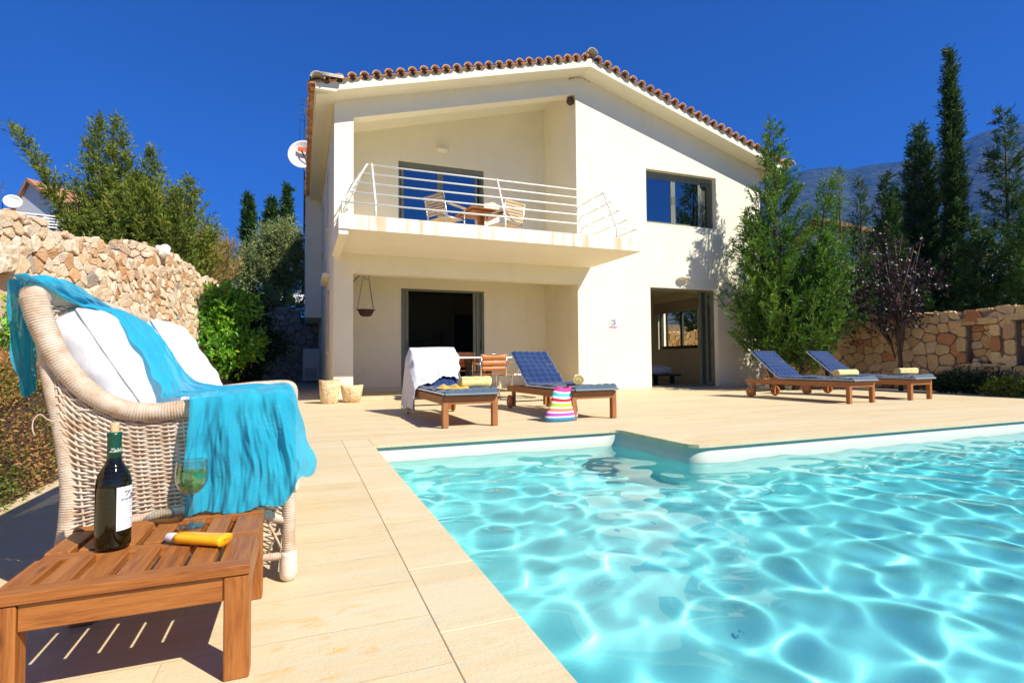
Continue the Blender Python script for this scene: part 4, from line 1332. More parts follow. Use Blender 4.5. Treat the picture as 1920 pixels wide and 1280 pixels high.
# foothill on the right
Hh += 34 * np.exp(-((A - R(66)) / .16) ** 2 - ((Q - 640) / 190) ** 2)
Hh = np.maximum(Hh, -1) - 1
V = np.stack([X.ravel(), Y.ravel(), Hh.ravel()], 1)
i = np.arange(nA * nR).reshape(nR, nA)
F = np.stack([i[:-1, :-1].ravel(), i[1:, :-1].ravel(), i[1:, 1:].ravel(), i[:-1, 1:].ravel()], 1)
mt = np_mesh('mountain', V, F, m_mount(), smooth=True); tag(mt, kind='structure')

# the air between here and the mountain
m = MB(); m.box(-1000, 5200, -500, 5300, -8, 1330)
t = NT('haze_air'); pv = t.n('VolumePrincipled'); pv.inputs['Color'].default_value = (.05, .30, 1.0, 1); pv.inputs['Density'].default_value = .00015; pv.inputs['Anisotropy'].default_value = 0.0
t.l(pv.outputs[0], t.out.inputs['Volume'])
hz = m.build('haze', t.mat); tag(hz, kind='stuff')
# ================================================================ furniture materials
def m_wood(name, axis, stops, rough=.5, sc=1.0):
    t = NT(name)
    s = [16.0, 16.0, 16.0]; s[axis] = 1.1
    v = t.coord(scale=tuple(a * sc for a in s))
    n1 = t.noise(v, 2.4, 6, .62, 1.6); n2 = t.noise(v, 11, 5, .75, .4)
    oi = t.n('ObjectInfo'); geo = t.n('NewGeometry')
    c = t.ramp(t.mix(.42, n1, n2), stops)
    c = t.mix(t.ramp(t.voro(t.coord(scale=tuple(1.0 if k == axis else 3.0 for k in range(3))), 3.3), [(.03, .75), (.10, 0.0)]), c, (.10, .03, .008))
    isl = t.math('ADD', t.math('MULTIPLY', geo.outputs['Random Per Island'], .35), .82)
    mm = t.n('Mix', data_type='RGBA', blend_type='MULTIPLY'); mm.inputs[0].default_value = 1.0
    t.l(c, mm.inputs[6]); cc = t.n('CombineColor'); 
    for k in range(3): t.l(isl, cc.inputs[k])
    t.l(cc.outputs[0], mm.inputs[7])
    b = t.bump(n2, .25, .003)
    return t.pbr(mm.outputs[2], rough, b, spec=.4)
WST = [(.30, (.13, .038, .008)), (.45, (.30, .095, .018)), (.58, (.42, .155, .034)), (.72, (.24, .07, .014))]
WOOD = [m_wood('oiled_acacia_' + 'xyz'[i], i, WST, .42, 1.0) for i in range(3)]
LST = [(.30, (.20, .068, .018)), (.5, (.38, .145, .042)), (.7, (.48, .21, .07))]
LWOOD = [m_wood('oiled_teak_' + 'xyz'[i], i, LST, .55) for i in range(3)]
def m_fabric(name, c, weave=900, var=.06, rough=.9, sheen=.3, bump=.15, crease=.0):
    t = NT(name); v = t.coord()
    n = t.noise(v, 30, 4); n2 = t.noise(v, weave, 2)
    col = t.ramp(n, [(.3, tuple(x * (1 - var) for x in c)), (.7, tuple(min(1, x * (1 + var)) for x in c))])
    h = n2
    b = t.bump(h, bump, .002)
    if crease: b = t.bump(t.noise(t.coord(scale=(1, 1, .45)), crease, 5, .6, 1.0), .35, .012, b)
    return t.pbr(col, rough, b, spec=.15, Sheen_Weight=sheen)
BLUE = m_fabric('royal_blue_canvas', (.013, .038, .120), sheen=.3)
def _foot_sheen():  # greyish glancing sheen painted into the foot end of the mattress
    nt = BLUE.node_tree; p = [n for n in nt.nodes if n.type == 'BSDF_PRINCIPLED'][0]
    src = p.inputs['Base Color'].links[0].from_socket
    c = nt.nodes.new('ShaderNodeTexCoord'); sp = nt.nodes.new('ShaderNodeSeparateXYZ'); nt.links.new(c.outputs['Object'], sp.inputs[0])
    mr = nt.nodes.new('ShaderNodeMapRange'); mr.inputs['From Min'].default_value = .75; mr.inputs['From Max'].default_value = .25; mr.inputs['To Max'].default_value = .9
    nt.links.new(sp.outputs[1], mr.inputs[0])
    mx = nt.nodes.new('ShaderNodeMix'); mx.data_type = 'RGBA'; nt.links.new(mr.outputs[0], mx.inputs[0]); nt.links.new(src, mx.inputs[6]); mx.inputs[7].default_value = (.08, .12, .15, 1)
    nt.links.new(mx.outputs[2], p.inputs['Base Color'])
_foot_sheen()
GREYBLUE = m_fabric('grey_blue_piping', (.17, .22, .24), sheen=.8)
YELLOW = m_fabric('pale_yellow_terry', (.80, .63, .24), weave=300, bump=.6, sheen=.5)
WHITE_T = m_fabric('white_cotton', (.68, .68, .70), sheen=.2, crease=22)
FRINGE = m_fabric('cream_fringe', (.66, .58, .48))
PILLOW = m_fabric('white_pillow_cotton', (.66, .655, .67), sheen=.1, crease=14)

# ================================================================ sun loungers
LGR = 'wooden sun loungers with blue mattresses round the pool'
def make_lounger(label, loc, rz_):
    """origin at the middle of the front (foot) end; the head end is towards +y"""
    W, L, H = .60, 1.92, .33
    root = empty('sun_lounger', loc, rz_, label, 'sun lounger', LGR)
    root.rotation_euler = (0, 0, rz_)
    m = MB()
    for s in (-1, 1):
        m.bbox((s * (W / 2 - .014), L / 2, H - .045), (.026, L, .085), .004)
    m.build('side_rail', LWOOD[1], root)
    m = MB(); m.bbox((0, .016, H - .045), (W - .06, .028, .085), .004); m.build('front_rail', LWOOD[0], root)
    m = MB(); m.bbox((0, L - .02, H - .045), (W - .06, .028, .07), .004); m.build('rear_rail', LWOOD[0], root)
    for s in (-1, 1):
        m = MB(); m.bbox((s * (W / 2 - .030), .032, H / 2 - .002), (.062, .062, H - .006), .005); m.build('leg', LWOOD[2], root)
        m = MB(); m.bbox((s * (W / 2 - .048), L - .14, .16), (.04, .06, .26), .005); m.build('leg', LWOOD[2], root)
    for s in (-1, 1):
        m = MB()
        Mx = Matrix.Rotation(R(90), 4, 'Y')
        m.lathe([(.001, -.016), (.080, -.018), (.094, -.012), (.097, 0), (.094, .012), (.080, .018), (.001, .016)], (s * (W / 2 + .008), L - .12, .098), 28, 0, Mx)
        wh = m.build('wheel', LWOOD[2], root)
        m = MB(); m.lathe([(.001, -.022), (.012, -.022), (.012, .022), (.001, .022)], (s * (W / 2 + .008), L - .12, .098), 12, 0, Mx)
        m.build('hub', STEEL, wh)
    m = MB(); m.tube([(-W / 2, L - .12, .098), (W / 2, L - .12, .098)], .008, 8)
    m.build('axle', BLACK, root)
    # slatted bed and tilted back
    m = MB()
    for k in range(12): m.bbox((0, .09 + k * .098, H - .012), (W - .06, .07, .02), .003)
    m.build('seat_slats', LWOOD[0], root)
    hy, hz = 1.235, H + .01
    ang = R(39); bl = .70
    m = MB()
    by, bz = hy + bl * math.cos(ang), hz + bl * math.sin(ang)
    for s in (-1, 1): m.bar((s * (W / 2 - .05), hy, hz), (s * (W / 2 - .05), by, bz), .03, .045, .004)
    for k in range(7):
        f = .06 + .9 * k / 6
        M_ = Matrix.Rotation(ang, 3, 'X')
        m.bbox((0, hy + bl * f * math.cos(ang), hz + bl * f * math.sin(ang) + .012), (W - .06, .07, .018), .003, M_)
    m.build('backrest', LWOOD[1], root)
    m = MB()
    for s in (-1, 1): m.tube([(s * .2, hy + .40, hz + .30), (s * .2, hy + .23, H - .03)], .007, 6)
    m.tube([(-.2, hy + .23, H - .03), (.2, hy + .23, H - .03)], .006, 6)
    m.build('prop_stay', STEEL, root)
    # tufted mattress following the bed and the back
    T = .055
    prof = []                                  # (y, z, ny, nz) along the length
    y0 = -.055; flat_n = 30; r_n = 6; back_n = 20
    pts = []
    for k in range(41): pts.append((y0 + (hy - .03 - y0) * k / 40, H + .004))
    for k in range(1, 6):
        a = ang * k / 6; pts.append((hy - .03 + .10 * math.sin(a), H + .004 + .10 * (1 - math.cos(a))))
    st = pts[-1]
    for k in range(1, 33): pts.append((st[0] + (bl + .01) * k / 32 * math.cos(ang), st[1] + (bl + .01) * k / 32 * math.sin(ang)))
    cum = [0]
    for a, b in zip(pts[:-1], pts[1:]): cum.append(cum[-1] + math.hypot(b[0] - a[0], b[1] - a[1]))
    TL = cum[-1]; NU = 49; W2 = W / 2 - .01
    def at_s(s):
        s = max(0, min(TL - 1e-6, s)); i = 0
        while cum[i + 1] < s: i += 1
        f = (s - cum[i]) / (cum[i + 1] - cum[i])
        a, b = pts[i], pts[i + 1]
        ty, tz = b[0] - a[0], b[1] - a[1]; l = math.hypot(ty, tz)
        return a[0] + ty * f, a[1] + tz * f, -tz / l, ty / l
    NV = int(TL / .0125)
    cw = 2 * W2 / 6; ch = TL / round(TL / .098)
    def top(u, v):
        x = (u * 2 - 1) * W2; s = v * TL
        y, z, ny, nz = at_s(s)
        off = (int(s / ch) % 2) * .0
        qx = abs(math.sin(math.pi * (x + W2 + off) / cw)); qy = abs(math.sin(math.pi * s / ch))
        puff = (qx ** .45) * (qy ** .45)
        e = min(1, (1 - abs(u * 2 - 1)) * W2 / .025) ** .5 * min(1, s / .03 + .0) ** .5 * min(1, (TL - s) / .03) ** .5
        wob = .007 * math.sin(x * 9 + s * 5) + .006 * math.sin(s * 13 + x * 4)
        foot = .02 * math.exp(-(s / .10) ** 2)
        h = T * (.30 + .70 * e * (.52 + .48 * puff)) + wob * e + foot * e
        edge = 1 + .012 * math.sin(s * 22)
        return (x * edge, y + ny * h, z + nz * h)
    def under(u, v):
        x = (1 - u * 2) * W2; s = v * TL
        y, z, ny, nz = at_s(s); edge = 1 + .012 * math.sin(s * 22)
        return (x * edge, y + ny * .002, z + nz * .002)
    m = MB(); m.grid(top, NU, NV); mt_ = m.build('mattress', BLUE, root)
    m = MB()
    def side(sg):
        def fn(u, v):
            s = v * TL; y, z, ny, nz = at_s(s); edge = 1 + .012 * math.sin(s * 22)
            a = math.pi * u
            h = T * .33 * (1 - math.cos(a)) / 2 + .004; bulge = .012 * math.sin(a) * (1 + .2 * math.sin(s * 60))
            return (sg * (W2 * edge + bulge), y + ny * h, z + nz * h)
        return fn
    m.grid(side(1), 7, NV); m.grid(side(-1), 7, NV)
    def endf(v0):
        def fn(u, v):
            x = (u * 2 - 1) * W2; y, z, ny, nz = at_s(v0 * TL)
            a = math.pi * v; h = T * .40 * (1 - math.cos(a)) / 2 + .003; b_ = .014 * math.sin(a)
            sg = -1 if v0 < .5 else 1
            return (x, y + ny * h + sg * nz * b_, z + nz * h - sg * ny * b_)
        return fn
    m.grid(endf(0), NU, 7); m.grid(endf(1), NU, 7); m.grid(under, 7, NV // 2)
    m.build('edging', GREYBLUE, mt_)
    return root
def clone(root, label, loc, rz_):
    c = copy_tree(root); c.location = loc; c.rotation_euler = (0, 0, rz_); c['label'] = label
    return c
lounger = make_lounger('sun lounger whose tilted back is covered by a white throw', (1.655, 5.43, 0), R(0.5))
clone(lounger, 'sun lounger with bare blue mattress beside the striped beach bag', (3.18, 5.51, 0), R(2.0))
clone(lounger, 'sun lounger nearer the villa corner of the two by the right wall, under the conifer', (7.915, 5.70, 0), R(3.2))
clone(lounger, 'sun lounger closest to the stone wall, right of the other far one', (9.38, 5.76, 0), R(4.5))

# rolled towels
def towel(loc, rz_, L, rad, label, spiral=True, squash=.92):
    m = MB(); th = .0085
    turns = rad / (th * 1.25); n = int(turns * 18)
    sp = []
    for k in range(n + 1):
        a = k / 18 * 2 * math.pi; r = .006 + (rad - .006) * k / n
        sp.append((r * math.cos(a), r * math.sin(a) * squash))
    rg = random.Random(int(loc[0] * 100))
    NL = 14
    vs = []
    for j in range(NL + 1):
        x = L * (j / NL - .5)
        for k, (a, b) in enumerate(sp):
            w = 1 + .03 * math.sin(j * 1.3 + k * .09) ; jx = .008 * math.sin(k * .35) * (1 if j in (0, NL) else 0)
            vs.append((x + jx, a * w, b * w + .0))
    K = len(sp); fs = []
    for j in range(NL):
        for k in range(K - 1):
            fs.append((j * K + k, j * K + k + 1, (j + 1) * K + k + 1, (j + 1) * K + k))
    m.add(vs, fs, 0, True)
    o = m.build('rolled_towel', YELLOW)
    md = o.modifiers.new('thick', 'SOLIDIFY'); md.thickness = th * .75; md.offset = 0
    o.location = loc; o.rotation_euler = (0, 0, rz_)
    return tag(o, label, 'towel', 'rolled yellow towels on the loungers')
towel((1.80, 5.76, .455), R(8), .36, .068, 'rolled yellow towel on the lounger with the white throw')
towel((3.16, 5.86, .455), R(62), .34, .066, 'rolled yellow towel seen end-on on the lounger beside the striped bag')
towel((7.93, 5.98, .452), R(3), .46, .060, 'rolled yellow towel on the lounger nearer the villa corner')
towel((9.58, 6.12, .452), R(4), .52, .058, 'rolled yellow towel on the lounger closest to the stone wall')
# crumpled yellow towel under the throw
m = MB()
def crump(u, v):
    x = 1.40 + .30 * u; y = 5.62 + .36 * v
    z = .385 + .022 * (math.sin(u * 14 + v * 6) * math.sin(v * 11) + 1) * min(1, u * 6, (1 - u) * 6, v * 6, (1 - v) * 6) + .006
    return (x + .02 * math.sin(v * 9), y + .02 * math.sin(u * 8), z)
m.grid(crump, 40, 40)
def crump2(u, v):
    return (1.40 - .012 * math.sin(v * 30) - .02 * u, 5.64 + .30 * v, .39 - .07 * u)
o = m.build('crumpled_towel', m_fabric('mustard_cloth', (.58, .38, .06), weave=200, bump=.5)); o.location = (0, 0, .002)
tag(o, 'crumpled mustard cloth beneath the hem of the white throw', 'towel')

# white throw over the back of the first lounger
def throw():
    m = MB()
    ca, sa = math.cos(R(39)), math.sin(R(39))
    hy, hz = 5.43 + 1.235, .34
    def P(u, v):
        # u 0..1 across: 0..0.36 hangs at the left side, then crosses the backrest; v 0 top .. 1 bottom
        s = .76 - .76 * v                       # distance up the back from the hinge
        if v < .12: s = .76
        fold = .012 * math.sin(u * 46 + 3 * v) + .016 * math.sin(u * 23 + 5 * v + 1) * v + .010 * math.sin(v * 19 + u * 7)
        y = hy + s * ca; z = hz + s * sa
        # outward from the mattress surface
        ny, nz = -sa, ca
        h = .078 + abs(fold) * .9
        if v < .12:
            k = v / .12; h = .078 * k + .02 * (1 - k); y += (1 - k) * .05; z -= (1 - k) * .10
        if u > .34:
            x = 1.350 + (u - .34) / .66 * .62
            # gathered towards the middle near the bottom
            g = max(0, v - .45)
            x = x + (1.72 - x) * g * .55 - g * .05
            hem = .15 * max(0, math.sin((u - .34) / .66 * 3.0 - .5))
            s2 = s + hem * v * .9
            y = hy + s2 * ca; z = hz + s2 * sa
            if v < .12: y += (1 - v / .12) * .05; z -= (1 - v / .12) * .10
            return (x + .012 * math.sin(v * 17 + u * 9), y + ny * h, z + nz * h)
        k = 1 - u / .34                          # 0 at the mattress edge, 1 at the free hem
        drop = (z - .07) * k
        zz = z + nz * .06 - drop - .005
        yy = y + ny * .06 + .03 * math.sin(k * 4 + v * 20) * k - .36 * k * (v - .3) * .4
        xx = 1.345 - .035 * min(1, k * 6) - .03 * k - .03 * abs(math.sin(v * 16 + k * 1.5)) * k
        return (xx, yy, max(zz, .055))
    m.grid(P, 110, 90)
    o = m.build('white_throw', WHITE_T)
    md = o.modifiers.new('thick', 'SOLIDIFY'); md.thickness = .004
    tag(o, 'thin white fringed throw draped over the back of the left lounger', 'throw')
    f = MB(); rg = random.Random(4)
    for k in range(46):
        p = Vector(P(0.0, k / 45)); 
        f.tube([p, p + Vector((rg.uniform(-.012, .012), rg.uniform(-.02, .02), -.03)), p + Vector((rg.uniform(-.02, .02), rg.uniform(-.03, .03), -.052))], .0028, 4)
    fr_ = f.build('fringe', FRINGE, o); fr_['kind'] = 'stuff'
throw()

# striped beach bag
def bag():
    cols = [((.05, .25, .42), .05), ((.86, .86, .86), .015), ((.42, .08, .42), .036), ((.86, .86, .86), .015), ((.78, .20, .10), .034), ((.86, .86, .86), .015), ((.38, .55, .03), .042), ((.86, .86, .86), .018),
            ((.62, .02, .03), .034), ((.86, .86, .86), .024), ((.10, .55, .62), .038), ((.86, .86, .86), .016), ((.80, .03, .22), .046)]
    root = empty('beach_bag', (2.765, 5.55, 0), R(10), 'striped beach bag in pink, turquoise, red, green and purple leaning at the lounger leg', 'bag')
    H = sum(h for _, h in cols)
    mats = []
    def prof(z):
        t = z / H
        rx = .150 * (1 - t) ** .75 + .078 + .012 * math.sin(t * 9)
        ry = .085 * (1 - t) ** .6 + .030 * t + .01
        if z < .02: k = z / .02; rx *= .9 + .1 * k; ry *= .85 + .15 * k
        return rx, ry
    z = 0; n = 48
    m = MB(); mi = 0
    for (c, h) in cols:
        mats.append(simple('bag_stripe', c, .7, .05, 40, bumps=(300, .3, .002)))
        def fn(u, v, z0=z, h=h):
            zz = z0 + h * v; rx, ry = prof(zz); a = 2 * math.pi * u; t = zz / H
            w = 1 + .03 * math.sin(a * 5 + zz * 20) * t
            lean = .03 * t ** 2
            dent = -.01 * math.exp(-((zz - .22) / .05) ** 2)
            return (rx * w * math.cos(a) + lean, (ry * w + dent) * math.sin(a), zz + (.012 * math.cos(a * 2) * t))
        m.grid(fn, n, 4, mi, True, True); z += h; mi += 1
    m.build('body', mats, root)
    m = MB(); m.lathe([(.001, .003), (.20, .003), (.215, .012)], (0, 0, 0), 40, 0, None, True, .42); m.build('base', mats[0], root)
    for s in (-1, 1):
        m = MB()
        pts = [(.115 + .03, s * .02, H - .05), (.17, s * .03, H - .10), (.185, s * .04, H - .18), (.19, s * .05, H - .27), (.175, s * .05, .08)]
        m.tube(pts, .006, 6); m.build('cord', simple('navy_cord', (.02, .03, .07), .8), root)
bag()

# ================================================================ stone pots
def pot(loc, prof, label, seed, sy=1.0):
    m = MB(); m.lathe(prof, (0, 0, 0), 44, 0, None, True, sy)
    rg = random.Random(seed)
    m.v = [(x * (1 + .02 * math.sin(3 * math.atan2(y, x) + seed) + .012 * math.sin(z * 30)), y, z + .010 * math.sin(2 * math.atan2(y, x) + seed) * (z > .2)) for x, y, z in m.v]
    o = m.build('stone_pot', POTM); o.location = loc
    return tag(o, label, 'pot', 'carved stone pots at the villa corner')
tp_ = NT('rough_carved_limestone'); v_ = tp_.coord(); nn = tp_.noise(v_, 14, 6, .7); n2_ = tp_.noise(v_, 5, 4, .6)
cc_ = tp_.ramp(nn, [(.3, (.46, .30, .13)), (.5, (.70, .53, .30)), (.7, (.78, .64, .42))])
cc_ = tp_.mix(tp_.ramp(n2_, [(.55, 0.0), (.65, .6)]), cc_, (.62, .34, .12))
POTM = tp_.pbr(cc_, .95, tp_.bump(tp_.mix(.5, nn, tp_.voro(v_, 35)), .9, .02), spec=.15)
pot((.438, 9.49, 0), [(.001, 0), (.125, 0), (.135, .02), (.158, .18), (.172, .372), (.165, .385), (.145, .38), (.135, .30), (.12, .10), (.001, .08)], 'taller tapering stone pot standing at the villa corner', 1)
pot((.80, 9.56, 0), [(.001, 0), (.105, 0), (.14, .03), (.172, .16), (.186, .275), (.180, .29), (.155, .285), (.14, .20), (.11, .08), (.001, .07)], 'lower bowl-shaped stone pot to the right of the taller one', 2)

# ================================================================ dining set on the porch edge
LEATHER = m_wood('orange_brown_leather', 0, [(.3, (.36, .10, .02)), (.5, (.52, .17, .035)), (.7, (.60, .23, .06))], .4, .35)
root = empty('dining_table', (2.85, 9.35, 0), 0, 'white topped table on a black cast iron sewing machine base behind the loungers', 'table')
m = MB(); m.bbox((0, 0, .742), (1.66, .66, .030), .006); m.build('table_top', simple('white_marble', (.80, .79, .76), .3), root)
def iron_side(x, nm, par):
    m = MB()
    t = .011
    m.tube([(x, -.22, .0), (x, -.16, .10), (x, -.11, .30), (x, -.15, .52), (x, -.22, .72)], t, 6)
    m.tube([(x, .22, .0), (x, .16, .10), (x, .11, .30), (x, .15, .52), (x, .22, .72)], t, 6)
    m.tube([(x, -.24, .715), (x, .24, .715)], t * 1.2, 6); m.tube([(x, -.20, .05), (x, .20, .05)], t, 6)
    for k in range(6):
        y = -.12 + .048 * k; m.tube([(x, y, .12), (x, y * .7, .40), (x, y * 1.2, .70)], .006, 5)
    for (cy, cz, r) in ((0, .30, .07), (0, .52, .055), (-.06, .62, .04), (.06, .62, .04)):
        m.tube([(x, cy + r * math.cos(a * math.pi / 8), cz + r * math.sin(a * math.pi / 8)) for a in range(16)], .006, 5, closed=True)
    return m.build(nm, BLACK, par)
for x in (-.05, .34): iron_side(x, 'iron_frame', root)
m = MB()
m.tube([(-.05, -.12, .14), (.34, .12, .50)], .009, 6); m.tube([(-.05, .12, .50), (.34, -.12, .14)], .009, 6)
for k in range(5): m.tube([(-.05, -.1 + .05 * k, .09), (.34, -.1 + .05 * k, .09)], .007, 5)
m.tube([(.30, .15 * math.cos(a * math.pi / 12), .34 + .15 * math.sin(a * math.pi / 12)) for a in range(24)], .009, 6, closed=True)
m.build('treadle', BLACK, root)
def dining_chair(loc, rz_, label):
    """faces -y... backrest at -y side when rz is 0"""
    r = empty('dining_chair', loc, rz_, label, 'chair', 'chromed tube chairs round the white table')
    for s in (-1, 1):
        m = MB(); x = s * .235
        m.tube([(x, -.20, .80), (x, -.19, .44), (x, -.16, .42), (x, .20, .44), (x, .25, .42), (x, .26, .36), (x, .26, .05), (x, .24, .012), (x, .18, .010), (x, -.24, .010)], .011, 8)
        m.tube([(x, -.195, .62), (x * 1.12, .05, .64), (x * 1.12, .13, .62), (x * 1.12, .15, .44)], .009, 8)
        m.build('tube_frame', CHROME, r)
        m = MB(); m.bar((x * 1.14, -.17, .638), (x * 1.14, .11, .652), .045, .018, .006); m.build('armrest', LEATHER, r)
    m = MB()
    for z0, z1 in ((.70, .80), (.595, .69), (.51, .585)):
        def fn(u, v, z0=z0, z1=z1): return ((u - .5) * .45, -.205 + .02 * math.sin(math.pi * u), z0 + (z1 - z0) * v)
        m.grid(fn, 12, 3)
    o = m.build('backrest', LEATHER, r); md = o.modifiers.new('t', 'SOLIDIFY'); md.thickness = .008
    m = MB()
    m.bbox((0, .02, .45), (.45, .42, .012), .004); m.build('seat', LEATHER, r)
    m = MB(); m.tube([(-.235, -.24, .010), (.235, -.24, .010)], .011, 8); m.tube([(-.235, -.20, .80), (.235, -.20, .80)], .006, 6); m.build('floor_bar', CHROME, r)
    return r
dc = dining_chair((3.08, 8.98, 0), R(4), 'tube chair with orange leather back standing before the white table')
c = copy_tree(dc); c.location = (2.93, 9.98, .045); c.rotation_euler = (0, 0, R(176)); c['label'] = 'tube chair on the far side of the white table, half in shadow'
c = copy_tree(dc); c.location = (3.72, 9.25, 0); c.rotation_euler = (0, 0, R(98)); c['label'] = 'tube chair turned sideways at the right end of the white table'

# balcony set
FZ = 2.874
SLATW = m_wood('sun_bleached_slats', 0, [(.3, (.42, .27, .13)), (.5, (.60, .42, .22)), (.7, (.70, .54, .32))], .6)
root = empty('balcony_table', (3.32, 10.15, FZ), R(8), 'square dark wood table standing on the balcony', 'table')
m = MB(); m.bbox((0, 0, .735), (.80, .78, .022), .004); tt = m.build('table_top', WOOD[0], root)
m = MB(); m.bbox((0, 0, .705), (.66, .64, .036), .003); m.build('under_frame', WOOD[0], root)
m = MB(); m.bbox((0, 0, .36), (.11, .11, .68), .004); m.bbox((0, 0, .03), (.5, .09, .05), .004); m.bbox((0, 0, .029), (.09, .5, .05), .004); m.build('pedestal', WOOD[2], root)
def deck_chair(loc, rz_, label):
    r = empty('balcony_chair', loc, rz_, label, 'chair', 'slatted chairs on the balcony')
    for s in (-1, 1):
        x = s * .26
        m = MB()
        m.tube([(x, .22, 0), (x, .23, .64)], .013, 8); m.tube([(x, -.24, 0), (x, -.20, .42), (x, -.30, .86)], .013, 8)
        m.tube([(x, -.21, .42), (x, .23, .43)], .012, 8)
        m.tube([(x, .23, .64), (x, -.20, .66)], .011, 8)
        m.build('side_frame', STEEL, r)
        m = MB(); m.bar((x, .27, .655), (x, -.16, .672), .045, .018, .006); m.build('armrest', SLATW, r)
    m = MB()
    for k in range(7): m.bbox((0, -.235 - .011 * k * 1.0, .50 + .055 * k), (.50, .016, .040), .004)
    m.build('backrest', SLATW, r)
    m = MB()
    for k in range(7): m.bbox((0, -.16 + .06 * k, .442), (.50, .045, .016), .004)
    m.build('seat', SLATW, r)
    return r
bc = deck_chair((2.50, 9.75, FZ), R(-62), 'slatted chair left of the balcony table')
c = copy_tree(bc); c.location = (3.70, 9.80, FZ); c.rotation_euler = (0, 0, R(22)); c['label'] = 'slatted chair right of the balcony table with its back to the camera'

# ================================================================ indoors
def iron_bed():
    r = empty('iron_bed', (2.75, 14.55, .03), 0, 'black wrought iron bed with white bedding in the dim bedroom', 'bed')
    m = MB(); w = .85
    for s in (-1, 1): m.tube([(s * w, 0, 0), (s * w, 0, 1.42 if s > 0 else 1.42)], .022, 8)
    m.tube([(-w + 2 * w * k / 12, 0, 1.16 + .16 * (2 * abs(k / 12 - .5)) ** 1.6) for k in range(13)], .014, 6)
    for z in (1.05, .78): m.tube([(-w, 0, z), (w, 0, z)], .012, 6)
    for k in range(9): m.tube([(-w + .19 * (k + .5), 0, .3), (-w + .19 * (k + .5), 0, 1.05)], .008, 6)
    for k in range(4):
        cx = -w + .42 * k + .21
        m.tube([(cx + .17 * math.cos(a * math.pi / 10), 0, .80 + .19 * math.sin(a * math.pi / 10)) for a in range(11)], .009, 6)
        m.tube([(cx + .09 * math.cos(a * math.pi / 10), 0, .80 + .11 * math.sin(a * math.pi / 10)) for a in range(20)], .008, 6, closed=True)
        m.tube([(cx + .10 * math.cos(a * math.pi / 10), 0, .55 + .12 * math.sin(a * math.pi / 10)) for a in range(20)], .008, 6, closed=True)
    m.build('headboard', BLACK, r)
    m = MB(); m.bbox((0, -.95, .42), (1.64, 1.8, .26), .05); m.build('mattress', WHITE_T, r)
    m = MB(); m.bbox((0, -.95, .22), (1.66, 1.84, .10), .01); m.build('base', BLACK, r)
iron_bed()
def guest_bed():
    r = empty('daybed', (8.55, 12.1, .03), 0, 'low white daybed on a wooden base seen through the pool door', 'bed')
    m = MB(); m.bbox((0, 0, .235), (1.55, .9, .045), .005); m.build('base', ALU_DARK, r)
    for x in (-.6, .56):
        for y in (-.35, .35):
            m = MB(); m.bbox((x, y, .107), (.09, .09, .21), .005); m.build('leg', ALU_DARK, r)
    m = MB(); m.bbox((-.10, 0, .36), (1.3, .84, .20), .06, smooth=True); m.build('mattress', WHITE_T, r)
    m = MB(); m.grid(lambda u, v: (-.5 + .95 * u, -.36 + .7 * v, .462 + .045 * abs(math.sin(u * 9 + v * 4) * math.sin(v * 6)) * min(1, 6 * u, 6 * (1 - u))), 30, 20); m.build('blanket', WHITE_T, r)
guest_bed()

# ================================================================ fittings on the villa
LAMPM = simple('opal_lamp_glass', (.80, .75, .55), .4, .03)
def lamp(loc, label, sx=.16, sy=.10):
    m = MB(); m.lathe([(.001, -.075), (.5, -.070), (.85, -.045), (1.0, -.008), (1.0, 0), (.9, .004), (.001, .004)], (0, 0, 0), 32)
    m.v = [(x * sx, (y * sy), z) for x, y, z in m.v]
    o = m.build('wall_lamp', LAMPM); o.location = loc
    return tag(o, label, 'wall lamp', 'opal half bowl lamps on the villa')
lamp((8.19, D - .07, 2.56), 'opal bowl lamp above the open pool door', .15, .09)
lamp((2.93, YB - .07, 5.42), 'opal bowl lamp above the balcony door', .15, .09)
lamp((3.0, YB - .10, 2.56), 'opal lamp under the balcony just above the porch door', .15, .09)
m = MB(); m.bbox((1.24, YB - .006, .50), (.085, .012, .085), .003); m.bbox((1.24, YB - .013, .50), (.045, .006, .05), .002)
tag(m.build('wall_socket', LAMPM), 'square cream wall socket low on the porch wall', 'socket')
